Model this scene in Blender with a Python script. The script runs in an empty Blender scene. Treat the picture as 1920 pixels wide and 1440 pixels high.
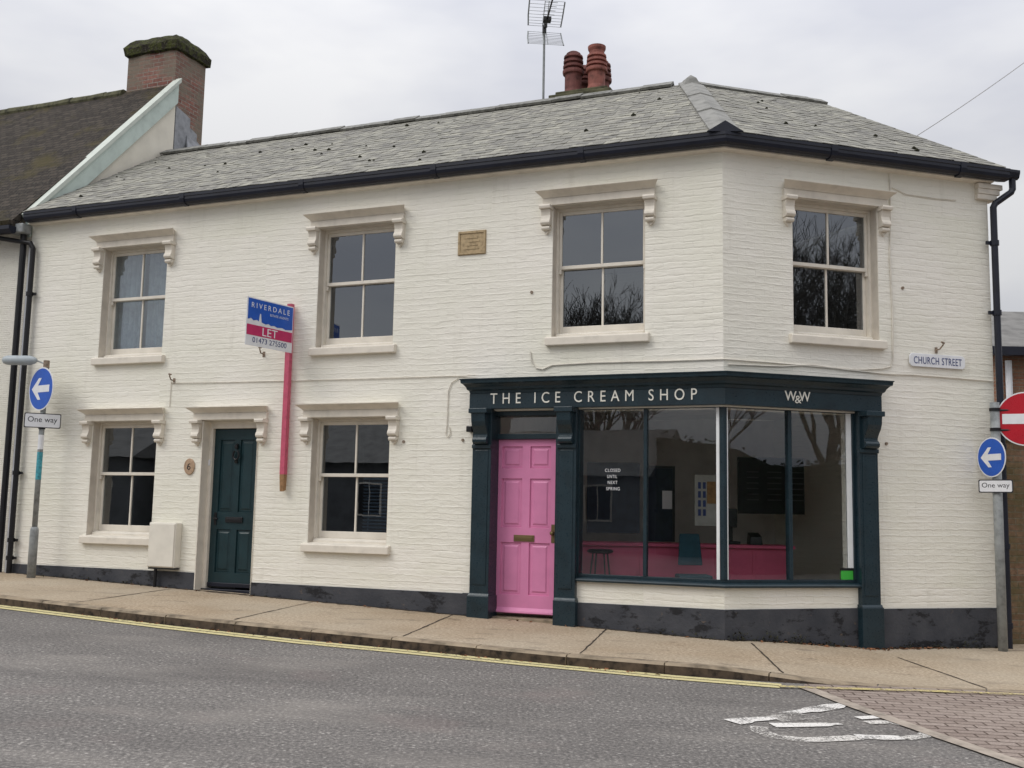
import bpy, math, random
from mathutils import Vector, Matrix, noise as mnoise
random.seed(7)
R = math.radians
SC = bpy.context.scene
COL = SC.collection

# ------------------------------------------------------------------ camera, sky, sun, exposure
H = 1.317                                   # eye height above the pavement at the house corner
_p, _r = R(6.857), R(1.122)
fwd = Vector((0, math.cos(_p), math.sin(_p)))
rt0 = Vector((1, 0, 0)); up0 = rt0.cross(fwd)
rt = rt0*math.cos(_r) + up0*math.sin(_r)
up = -rt0*math.sin(_r) + up0*math.cos(_r)
cam = bpy.data.cameras.new('camera'); cam.sensor_width = 36; cam.lens = 1975/1920*36
cam.clip_start = .05; cam.clip_end = 2000
co = bpy.data.objects.new('camera', cam); COL.objects.link(co)
co.matrix_world = Matrix(((rt.x, up.x, -fwd.x, 0), (rt.y, up.y, -fwd.y, 0), (rt.z, up.z, -fwd.z, H), (0, 0, 0, 1)))
SC.camera = co

SUN_DIR = Vector((-.62, -.34, .70)).normalized()      # towards the sun
sun_el = math.asin(SUN_DIR.z); sun_az = math.atan2(SUN_DIR.x, SUN_DIR.y)
w = bpy.data.worlds.new('World'); SC.world = w; w.use_nodes = True
wt = w.node_tree; wt.nodes.clear()
def wn(t, **k):
    n = wt.nodes.new(t)
    for a, b in k.items(): setattr(n, a, b)
    return n
wo = wn('ShaderNodeOutputWorld'); bg = wn('ShaderNodeBackground'); bg2 = wn('ShaderNodeBackground')
sky = wn('ShaderNodeTexSky', sky_type='NISHITA'); sky.sun_disc = False; sky.sun_elevation = sun_el; sky.sun_rotation = sun_az
bg.inputs['Strength'].default_value = .08
tc = wn('ShaderNodeTexCoord'); sx = wn('ShaderNodeSeparateXYZ'); nz = wn('ShaderNodeTexNoise')
mp = wn('ShaderNodeMapping'); mp.inputs['Scale'].default_value = (1.6, 1.6, 4.5); mp.inputs['Location'].default_value = (3.1, .4, 1.7)
nz.inputs['Scale'].default_value = 1.5; nz.inputs['Detail'].default_value = 5; nz.inputs['Roughness'].default_value = .5
cr = wn('ShaderNodeValToRGB')
cr.color_ramp.elements[0].position = .40; cr.color_ramp.elements[0].color = (.448, .457, .500, 1)
cr.color_ramp.elements[1].position = .62; cr.color_ramp.elements[1].color = (.598, .598, .606, 1)
mr = wn('ShaderNodeMapRange'); mr.inputs[1].default_value = 0; mr.inputs[2].default_value = 1; mr.inputs[3].default_value = 1.0; mr.inputs[4].default_value = 3.9
L = wt.links.new
L(tc.outputs['Generated'], mp.inputs[0]); L(mp.outputs[0], nz.inputs['Vector']); L(nz.outputs['Fac'], cr.inputs[0])
L(tc.outputs['Generated'], sx.inputs[0]); pw = wn('ShaderNodeMath', operation='POWER', use_clamp=True); pw.inputs[1].default_value = 1.7; L(sx.outputs['Z'], pw.inputs[0]); L(pw.outputs[0], mr.inputs[0])
L(cr.outputs[0], bg2.inputs['Color']); L(mr.outputs[0], bg2.inputs['Strength'])
mx = wn('ShaderNodeMixShader'); mx.inputs[0].default_value = .93       # thick overcast over the clear sky
L(sky.outputs[0], bg.inputs['Color']); L(bg.outputs[0], mx.inputs[1]); L(bg2.outputs[0], mx.inputs[2]); L(mx.outputs[0], wo.inputs[0])

sl = bpy.data.lights.new('sun', 'SUN'); sl.energy = 1.15; sl.angle = R(28); sl.color = (1, .96, .9)
so = bpy.data.objects.new('sun', sl); COL.objects.link(so)
so.rotation_euler = SUN_DIR.to_track_quat('Z', 'Y').to_euler(); so.location = (-20, -20, 30)
SC.view_settings.view_transform = 'Standard'; SC.view_settings.look = 'None'
SC.cycles.diffuse_bounces = 8; SC.cycles.max_bounces = 16
SC.view_settings.exposure = 0; SC.view_settings.gamma = 1

# ------------------------------------------------------------------ street frames: A = long front, B = side-street front
C = Vector((2.3063, 11.4, 0))
dA = Vector((-.92679, .37558, 0)); nA = Vector((-.37558, -.92679, 0))
dB = Vector((.95897, .28351, 0)); nB = Vector((.28351, -.95897, 0))
Z = Vector((0, 0, 1))
def FA(u, o, z): return C + dA*u + nA*o + Z*(z+H)
def FB(v, o, z): return C + dB*v + nB*o + Z*(z+H)
def FBm(x, o, z): return FB(-x, o, z)
def frame(c0, c1, p):
    return Matrix(((c0.x, c1.x, 0, p.x), (c0.y, c1.y, 0, p.y), (c0.z, c1.z, 1, p.z), (0, 0, 0, 1)))
def MA(u, o, z): return frame(dA, nA, FA(u, o, z))
def MBf(v, o, z): return frame(-dB, nB, FB(v, o, z))
def mitre(o, z):                            # the corner at distance o out from both fronts
    return C + (nA+nB)*(o/(1+nA.dot(nB))) + Z*(z+H)
def sstep(t): t = min(1, max(0, t)); return t*t*(3-2*t)
def uc(u): return min(16, max(-12, u))
def road_z(u, o): return -1.417 + .0302*uc(u) - .02*min(o, 9) + .008*max(0, o-12)*(o < 30)
def pave_z(u, o): return -1.317 + .0302*uc(u) - .02*o - .097*sstep(-u/1.7)
def a_uo(p): d = Vector((p.x-C.x, p.y-C.y, 0)); return d.dot(dA), d.dot(nA)

# ------------------------------------------------------------------ materials
MATS = {}
class NT:
    def __init__(s, name):
        s.m = bpy.data.materials.new(name); s.m.use_nodes = True; s.t = s.m.node_tree
        s.p = s.t.nodes['Principled BSDF']; s.out = s.t.nodes['Material Output']; MATS[name] = s.m
    def n(s, t, ins=None, **k):
        nd = s.t.nodes.new(t)
        for a, b in k.items(): setattr(nd, a, b)
        for a, b in (ins or {}).items(): s.set(nd, a, b)
        return nd
    def set(s, nd, a, b):
        i = nd.inputs[a]
        if hasattr(b, 'links'): s.t.links.new(b, i)
        else: i.default_value = (*b, 1) if isinstance(b, tuple) and len(b) == 3 and i.type == 'RGBA' else b
    def uv(s): return s.n('ShaderNodeTexCoord').outputs['UV']
    def obj(s): return s.n('ShaderNodeTexCoord').outputs['Object']
    def map(s, v, sc=(1, 1, 1), rot=(0, 0, 0)): return s.n('ShaderNodeMapping', {'Vector': v, 'Scale': sc, 'Rotation': rot}).outputs[0]
    def noise(s, v, sc, det=4, ro=.55): return s.n('ShaderNodeTexNoise', {'Vector': v, 'Scale': sc, 'Detail': det, 'Roughness': ro})
    def ramp(s, f, stops):
        r = s.n('ShaderNodeValToRGB', {'Fac': f}); e = r.color_ramp.elements
        while len(e) < len(stops): e.new(.5)
        for q, (pos, c) in zip(e, stops): q.position = pos; q.color = (*c, 1) if isinstance(c, tuple) else (c, c, c, 1)
        return r.outputs[0]
    def mix(s, f, a, b, mode='MIX'):
        m = s.n('ShaderNodeMix', data_type='RGBA', blend_type=mode)
        for i, v in ((0, f), (6, a), (7, b)):
            if hasattr(v, 'links'): s.t.links.new(v, m.inputs[i])
            else: m.inputs[i].default_value = (*v, 1) if isinstance(v, tuple) else v
        return m.outputs[2]
    def math(s, op, a, b=0.0):
        m = s.n('ShaderNodeMath', operation=op)
        for i, v in ((0, a), (1, b)):
            if hasattr(v, 'links'): s.t.links.new(v, m.inputs[i])
            else: m.inputs[i].default_value = v
        return m.outputs[0]
    def bump(s, h, st, dist):
        b = s.n('ShaderNodeBump', {'Height': h, 'Strength': st, 'Distance': dist}); s.set(s.p, 'Normal', b.outputs[0]); return b
    def done(s, col=None, rough=None, spec=None, metal=None):
        for a, v in (('Base Color', col), ('Roughness', rough), ('Specular IOR Level', spec), ('Metallic', metal)):
            if v is not None: s.set(s.p, a, v)
        return s.m
def paint(name, col, rough=.5, var=.12, sc=9, bump=.15, spec=.4):
    m = NT(name); o = m.obj(); a = m.noise(o, sc, 5).outputs['Fac']; b = m.noise(o, sc*14, 3).outputs['Fac']
    dark = tuple(c*(1-var*1.6) for c in col); lite = tuple(min(1, c*(1+var)) for c in col)
    m.bump(m.math('ADD', a, m.math('MULTIPLY', b, .3)), bump, .004)
    m.set(m.p, 'Roughness', m.ramp(b, [(.3, max(.05, rough-.12)), (.7, min(1.0, rough+.12))]))
    return m.done(m.ramp(a, [(.3, dark), (.5, col), (.72, lite)]), None, spec)

def mat_wall(name, col, dirt, row=.075, bw=.225, dist=.007, strength=1.0):
    m = NT(name); uv = m.uv()
    wob = m.noise(uv, 2.2, 3).outputs['Color']
    wv = m.n('ShaderNodeVectorMath', {0: wob, 1: (.5, .5, .5)}, operation='SUBTRACT').outputs[0]
    wv = m.n('ShaderNodeVectorMath', {0: wv, 'Scale': .045}, operation='SCALE').outputs[0]
    wob2 = m.noise(uv, 14, 2).outputs['Color']
    wv2 = m.n('ShaderNodeVectorMath', {0: wob2, 1: (.5, .5, .5)}, operation='SUBTRACT').outputs[0]
    wv2 = m.n('ShaderNodeVectorMath', {0: wv2, 'Scale': .026}, operation='SCALE').outputs[0]
    v = m.n('ShaderNodeVectorMath', {0: uv, 1: wv}, operation='ADD').outputs[0]
    v = m.n('ShaderNodeVectorMath', {0: v, 1: wv2}, operation='ADD').outputs[0]
    br = m.n('ShaderNodeTexBrick', {'Vector': v, 'Color1': (.30, .30, .30), 'Color2': (1, 1, 1), 'Mortar': (.18, .18, .18), 'Scale': 1.0, 'Mortar Size': .005, 'Mortar Smooth': 1.0, 'Bias': 0.0, 'Brick Width': bw, 'Row Height': row})
    bh = m.n('ShaderNodeRGBToBW', {0: br.outputs['Color']}).outputs[0]
    vy = m.n('ShaderNodeSeparateXYZ', {0: v}).outputs[1]
    saw = m.math('ABSOLUTE', m.math('SUBTRACT', m.math('FRACT', m.math('DIVIDE', vy, row)), .5))       # .5 on the bed joint
    bed = m.ramp(saw, [(.30, 1.0), (.47, 0.0)])
    worn = m.ramp(m.noise(m.map(uv, (.7, 1.5, 1)), 5.5, 4, .65).outputs['Fac'], [(.40, .0), (.60, 1.0)])
    n1 = m.noise(m.map(uv, (.45, 1.3, 1)), 22, 4).outputs['Fac']; n2 = m.noise(m.map(uv, (.4, 1.5, 1)), 7, 3).outputs['Fac']
    h = m.math('ADD', m.math('MULTIPLY', bed, m.math('MULTIPLY', worn, .62)), m.math('ADD', m.math('MULTIPLY', bh, 1.0), m.math('ADD', m.math('MULTIPLY', n1, 1.3), m.math('MULTIPLY', n2, 1.1))))
    m.bump(h, strength, dist)
    big = m.noise(uv, .55, 5, .6).outputs['Fac']
    c = m.mix(m.ramp(big, [(.38, 0.0), (.68, 1.0)]), col, tuple(a*b for a, b in zip(col, (.93, .945, .90))))
    streak = m.noise(m.map(uv, (5.5, .5, 1)), 1.4, 5, .62).outputs['Fac']
    c = m.mix(m.ramp(streak, [(.58, 0.0), (.82, .26)]), c, dirt)
    c = m.mix(m.math('MULTIPLY', br.outputs['Fac'], .07), c, tuple(x*.72 for x in col))
    sp = m.noise(uv, 60, 2).outputs['Fac']
    c = m.mix(m.ramp(sp, [(.70, 0.0), (.80, .30)]), c, dirt)
    return m.done(c, .75, .25)
WALL = mat_wall('cream_painted_brick', (.815, .783, .704), (.46, .42, .35), strength=.54)
REND = mat_wall('cream_rough_render', (.76, .73, .66), (.5, .46, .38), .03, .03, .006, .8)
PLASTER = paint('cream_plaster', (.72, .68, .58), .8, .06, 3)
PLINTH = NT('charcoal_plinth_paint'); _o = PLINTH.uv()
_a = PLINTH.noise(_o, 3, 5).outputs['Fac']; _b = PLINTH.noise(_o, 25, 4).outputs['Fac']
_c = PLINTH.mix(PLINTH.ramp(_a, [(.35, 0.0), (.7, 1.0)]), (.040, .043, .052), (.068, .070, .078))
_c = PLINTH.mix(PLINTH.ramp(PLINTH.noise(PLINTH.map(_o, (1, 1.8, 1)), 2.6, 6, .7).outputs['Fac'], [(.535, 0.0), (.60, .9)]), _c, (.011, .011, .013))
_c = PLINTH.mix(PLINTH.ramp(PLINTH.noise(_o, 9, 5, .7).outputs['Fac'], [(.63, 0.0), (.70, .7)]), _c, (.13, .10, .075))
PLINTH.bump(PLINTH.math('ADD', _a, _b), .5, .01); PLINTH.done(_c, .7, .3)
PLINTH = PLINTH.m
TRIM = paint('stone_cream_trim_paint', (.70, .648, .558), .55, .08, 6)
STONESHADE = paint('shaded_stone_reveal', (.575, .522, .445), .6, .08, 6)  # stone trim paint, darkened so the reveals' shade is in the colour
SASH = paint('cream_sash_paint', (.72, .67, .58), .4, .06, 8)
NAVY = paint('dark_teal_shop_paint', (.011, .026, .035), .35, .18, 5, .2, .45)
NAVY2 = paint('navy_black_gutter_paint', (.008, .010, .020), .4, .2, 5)
GREEN = paint('dark_green_door_paint', (.009, .030, .036), .4, .15, 5)
PINK = paint('pink_door_paint', (.65, .225, .405), .42, .06, 4)
PINKP = paint('pink_counter_paint', (.60, .10, .19), .5, .08, 4)
LETTER = paint('cream_lettering', (.78, .76, .68), .5, .05, 20)
BRASS = NT('aged_brass').done((.20, .145, .07), .42, .5, .8)
BLACK = paint('black_metal', (.008, .008, .010), .4, .2, 8)
WHITE = paint('white_plastic', (.74, .74, .72), .45, .05, 12)
INNERW = paint('white_inner_paint', (.80, .82, .82), .5, .04, 6)
GREYM = paint('galvanised_grey', (.26, .275, .275), .5, .22, 12)
LAMPG = paint('pale_grey_lamp_plastic', (.36, .40, .42), .5, .1, 10)
LEAD = paint('grey_lead', (.27, .28, .30), .6, .2, 8)
ROOMW = paint('pale_room_plaster', (.78, .76, .72), .8, .1, 3)
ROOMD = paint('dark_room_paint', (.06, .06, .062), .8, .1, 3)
CURT = paint('pale_curtain_cloth', (.74, .80, .82), .9, .15, 9)
CHALK = paint('faint_chalk', (.075, .08, .085), .8, .2, 9)
BOARDB = paint('dark_menu_board', (.006, .007, .010), .5, .2, 9)
BLUEB = paint('dark_blue_panel', (.012, .024, .045), .6, .2, 9)
WOODF = paint('floor_boards', (.38, .33, .28), .5, .2, 5)
def flat(name, col, rough=.45): return NT(name).done(col, rough, .4)
BLUE = paint('sign_blue', (.012, .09, .46), .35, .06, 9)
RED = paint('sign_red', (.44, .006, .018), .35, .06, 9)
SWHITE = paint('sign_white', (.74, .75, .77), .4, .05, 9)
MAG = paint('magenta_board', (.50, .022, .115), .45, .06, 10)
POLEP = paint('pink_post_paint', (.50, .085, .145), .6, .12, 14)
INK = flat('black_ink', (.015, .015, .02))
SLATEINK = flat('dark_blue_ink', (.02, .04, .16))
WOODR = paint('raw_post_wood', (.30, .17, .08), .8, .2, 20)
LIME = flat('green_card_print', (.05, .42, .05))
STICK = paint('teal_sticker', (.06, .30, .36), .6, .3, 30)
STONE = paint('sandstone_plaque', (.42, .32, .19), .9, .2, 25, .6)
OVAL = paint('tan_ceramic', (.42, .29, .19), .5, .2, 30)
GREENB = paint('pale_green_board_paint', (.50, .58, .53), .6, .08, 6)
CABLE = paint('painted_cable', (.66, .62, .54), .6, .1, 8)
RUST = paint('rusty_iron', (.26, .20, .15), .8, .3, 30)
RUBBER = flat('grey_cable_sheath', (.38, .37, .37), .6)

def glass(name, ior, tint):
    m = NT(name); t = m.t
    g = m.n('ShaderNodeBsdfGlossy', {'Roughness': 0.0, 'Color': (.90, .95, 1.0)})
    tr = m.n('ShaderNodeBsdfTransparent', {'Color': tint})
    fr = m.n('ShaderNodeFresnel', {'IOR': ior})
    wav = m.noise(m.uv(), 1.7, 2).outputs['Fac']
    b = m.n('ShaderNodeBump', {'Height': wav, 'Strength': .025, 'Distance': .02})
    m.set(g, 'Normal', b.outputs[0])
    fac = m.math('MULTIPLY', fr.outputs[0], m.math('SUBTRACT', 1.0, m.n('ShaderNodeNewGeometry').outputs['Backfacing']))   # reflect once per pane
    ms = m.n('ShaderNodeMixShader', {0: fac}); t.links.new(tr.outputs[0], ms.inputs[1]); t.links.new(g.outputs[0], ms.inputs[2])
    t.links.new(ms.outputs[0], m.out.inputs[0]); return m.m
GLASS = glass('window_glass', 2.6, (.68, .71, .73))
SGLASS = glass('shop_glass', 1.88, (.94, .955, .955))

def mat_slate():
    m = NT('lichen_slate'); uv = m.uv(); rnd = m.n('ShaderNodeNewGeometry').outputs['Random Per Island']
    c = m.ramp(rnd, [(0, (.19, .185, .162)), (.35, (.225, .219, .190)), (.75, (.252, .245, .208)), (1, (.295, .285, .240))])
    big = m.noise(m.map(uv, (.8, 1.0, 1), (0, 0, R(28))), 1.5, 5, .65).outputs['Fac']
    c = m.mix(m.ramp(big, [(.44, 0.0), (.66, .68)]), c, (.125, .118, .116))
    lich = m.noise(m.map(uv, (1, .7, 1)), 5, 6, .7).outputs['Fac']
    c = m.mix(m.ramp(lich, [(.50, 0.0), (.66, .72)]), c, (.40, .385, .315))
    fine = m.noise(uv, 40, 4, .7).outputs['Fac']
    c = m.mix(m.ramp(fine, [(.60, 0.0), (.72, .5)]), c, (.43, .42, .35))
    moss = m.noise(uv, 3.2, 5, .7).outputs['Fac']
    c = m.mix(m.ramp(moss, [(.62, 0.0), (.76, .5)]), c, (.15, .155, .07))
    m.bump(m.math('ADD', fine, lich), .6, .006)
    return m.done(c, .8, .3)
SLATE = mat_slate()
RIDGE = paint('weathered_ridge_tile', (.20, .198, .18), .85, .3, 12, .5)
HIPM = paint('grey_hip_mortar', (.225, .222, .205), .85, .22, 7, .5)
MOSS = paint('dark_moss', (.03, .030, .016), .95, .3, 40, .6)

def mat_plaintile():
    m = NT('dark_mossy_tiles'); uv = m.uv()
    br = m.n('ShaderNodeTexBrick', {'Vector': uv, 'Color1': (.024, .019, .015), 'Color2': (.062, .050, .039), 'Mortar': (.006, .006, .006), 'Scale': 1.0, 'Mortar Size': .008, 'Mortar Smooth': .3, 'Brick Width': .17, 'Row Height': .10})
    n = m.noise(uv, 22, 5, .7).outputs['Fac']
    c = m.mix(m.ramp(n, [(.48, 0.0), (.66, .55)]), br.outputs['Color'], (.095, .085, .070))
    ms = m.noise(uv, 1.0, 6, .65).outputs['Fac']
    c = m.mix(m.ramp(ms, [(.53, 0.0), (.66, .75)]), c, (.066, .054, .018))
    m.bump(m.math('ADD', m.n('ShaderNodeRGBToBW', {0: br.outputs['Color']}).outputs[0], m.math('MULTIPLY', n, .08)), 1, .1)
    return m.done(c, .9, .2)
PTILE = mat_plaintile()
def mat_brick(name, c1, c2, mortar, lich, amount=.5):
    m = NT(name); uv = m.uv()
    v = m.n('ShaderNodeVectorMath', {0: uv, 1: m.n('ShaderNodeVectorMath', {0: m.noise(uv, 5, 2).outputs['Color'], 'Scale': .012}, operation='SCALE').outputs[0]}, operation='ADD').outputs[0]
    br = m.n('ShaderNodeTexBrick', {'Vector': v, 'Color1': c1, 'Color2': c2, 'Mortar': mortar, 'Scale': 1.0, 'Mortar Size': .008, 'Mortar Smooth': .2, 'Bias': -.1, 'Brick Width': .225, 'Row Height': .075})
    n = m.noise(uv, 18, 5, .7).outputs['Fac']
    c = m.mix(m.ramp(n, [(.35, .5), (.6, 0.0)]), br.outputs['Color'], tuple(x*.35 for x in c1))
    l = m.noise(uv, 2.2, 6, .7).outputs['Fac']
    c = m.mix(m.ramp(l, [(.40, 0.0), (.58, amount)]), c, lich)
    m.bump(m.math('SUBTRACT', m.math('MULTIPLY', n, .6), br.outputs['Fac']), 1, .012)
    return m.done(c, .9, .2)
BRICK = mat_brick('old_red_brick', (.22, .095, .078), (.36, .19, .15), (.36, .33, .29), (.20, .178, .138), .8)
BRICK2 = mat_brick('brown_brick', (.24, .13, .075), (.33, .20, .12), (.30, .26, .2), (.16, .13, .08), .5)
BRICKR = mat_brick('orange_red_brick', (.30, .13, .085), (.40, .21, .13), (.34, .29, .23), (.24, .17, .11), .4)
MOSSB = mat_brick('mossy_garden_brick', (.19, .11, .07), (.27, .17, .11), (.22, .18, .13), (.09, .088, .035), .6)
_m = NT('thick_weathered_moss'); _o = _m.uv(); _f = _m.noise(_o, 5, 6, .75).outputs['Fac']; _g = _m.noise(_o, 24, 4, .7).outputs['Fac']
_c = _m.mix(_m.ramp(_f, [(.44, 0.0), (.56, 1.0)]), (.030, .026, .020), (.070, .078, .022))
_c = _m.mix(_m.ramp(_g, [(.56, 0.0), (.66, .8)]), _c, (.16, .145, .11)); _m.bump(_m.math('ADD', _f, _m.math('MULTIPLY', _g, .8)), 1, .06)
MOSSROUGH = _m.done(_c, .95, .2)
MOSSCAP = paint('mossy_mortar_cap', (.085, .082, .045), .95, .5, 7, .9)
TERRA = paint('terracotta', (.25, .088, .068), .75, .3, 9, .4)
TERRAD = paint('sooty_terracotta', (.16, .06, .052), .8, .4, 9, .4)

def mat_asphalt():
    m = NT('worn_asphalt'); uv = m.uv()
    f = m.noise(uv, 34, 4, .80).outputs['Fac']
    c = m.ramp(f, [(.34, (.066, .061, .057)), (.46, (.128, .120, .112)), (.55, (.190, .176, .163)), (.66, (.38, .355, .325))])
    vo = m.n('ShaderNodeTexVoronoi', {'Vector': uv, 'Scale': 26.0})
    sp = m.ramp(m.n('ShaderNodeSeparateColor', {0: vo.outputs['Color']}).outputs[0], [(.88, 0.0), (.94, .75)])
    sp = m.math('MULTIPLY', sp, m.ramp(vo.outputs['Distance'], [(.2, 1.0), (.42, 0.0)]))
    c = m.mix(sp, c, (.46, .435, .40))
    big = m.noise(m.map(uv, (.45, 1.3, 1), (0, 0, R(22))), .8, 5, .62).outputs['Fac']
    c = m.mix(m.ramp(big, [(.44, .0), (.66, .40)]), c, (.066, .060, .058))
    pale = m.noise(m.map(uv, (.5, 1.1, 1), (0, 0, R(22))), 1.1, 4, .6).outputs['Fac']
    c = m.mix(m.ramp(pale, [(.50, .0), (.72, .40)]), c, (.30, .275, .245))
    pk = m.noise(uv, .9, 3, .5).outputs['Fac']
    c = m.mix(m.ramp(pk, [(.58, .0), (.74, .22)]), c, (.26, .19, .175))
    m.bump(m.math('ADD', f, sp), .9, .008)
    return m.done(c, .8, .3)
ASPH = mat_asphalt()
def mat_pave():
    m = NT('tan_pavement'); uv = m.uv()
    f = m.noise(uv, 30, 6, .80).outputs['Fac']
    c = m.ramp(f, [(.36, (.205, .155, .102)), (.49, (.365, .285, .197)), (.64, (.54, .445, .33))])
    big = m.noise(uv, 1.1, 6, .65).outputs['Fac']
    c = m.mix(m.ramp(big, [(.42, 0.0), (.68, .5)]), c, (.26, .195, .125))
    st = m.noise(m.map(uv, (1.2, 2.4, 1)), 1.8, 5, .65).outputs['Fac']
    c = m.mix(m.ramp(st, [(.57, 0.0), (.68, .62)]), c, (.125, .092, .062))
    gr = m.noise(uv, .45, 3).outputs['Fac']
    c = m.mix(m.ramp(gr, [(.40, 0.0), (.62, .35)]), c, (.46, .42, .34))
    m.bump(f, .5, .005)
    return m.done(c, .9, .2)
PAVE = mat_pave()
KERB = paint('dirty_concrete_kerb', (.27, .215, .15), .9, .35, 5, .6)
EDGE = paint('pale_edging', (.34, .29, .24), .9, .25, 8, .5)
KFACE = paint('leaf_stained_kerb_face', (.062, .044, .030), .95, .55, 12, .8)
JOINT = paint('dark_joint', (.045, .034, .024), .95, .3, 12)
def mat_blocks():
    m = NT('brown_block_paving'); uv = m.map(m.uv(), (1, 1, 1), (0, 0, R(4)))
    br = m.n('ShaderNodeTexBrick', {'Vector': uv, 'Color1': (.27, .215, .185), 'Color2': (.38, .315, .275), 'Mortar': (.085, .062, .048), 'Scale': 1.0, 'Mortar Size': .009, 'Mortar Smooth': .3, 'Brick Width': .21, 'Row Height': .105})
    n = m.noise(uv, 50, 4, .7).outputs['Fac']
    c = m.mix(m.ramp(n, [(.42, .45), (.62, 0.0)]), br.outputs['Color'], (.12, .088, .07))
    b = m.noise(uv, 1.2, 4).outputs['Fac']
    c = m.mix(m.ramp(b, [(.45, 0.0), (.7, .5)]), c, (.31, .255, .215))
    m.bump(m.math('SUBTRACT', m.math('MULTIPLY', n, .4), br.outputs['Fac']), .8, .008)
    return m.done(c, .85, .25)
BLOCKS = mat_blocks()
def mat_worn(name, col, lo, hi, sc=26):
    m = NT(name); uv = m.uv(); f = m.noise(uv, sc, 5, .8).outputs['Fac']
    big = m.noise(uv, 3.0, 3).outputs['Fac']
    a = m.ramp(m.math('ADD', m.math('MULTIPLY', f, .6), m.math('MULTIPLY', big, .4)), [(lo, 0.0), (hi, 1.0)])
    m.set(m.p, 'Alpha', a); m.bump(f, .5, .004)
    return m.done(m.mix(m.ramp(big, [(.4, 0.0), (.7, .4)]), col, tuple(c*.75 for c in col)), .75, .3)
YELL = mat_worn('worn_yellow_road_paint', (.60, .53, .28), .36, .46)
YELLF = mat_worn('faded_yellow_road_paint', (.55, .46, .20), .42, .54)
RWHITE = mat_worn('worn_white_road_paint', (.74, .715, .675), .41, .50, 48)
RWHITF = mat_worn('faint_white_road_paint', (.70, .67, .62), .45, .53, 48)
LEAF = paint('dead_leaf', (.20, .085, .035), .8, .5, 30)
BARK = paint('winter_bark', (.055, .048, .040), .9, .35, 6)
HEDGE = paint('dark_evergreen_leaf', (.022, .034, .015), .8, .5, 9)
EARTH = paint('verge_earth', (.09, .085, .05), .95, .3, 1)
FARROOF = paint('grey_far_roof', (.17, .165, .155), .9, .2, 3, .4)

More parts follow.
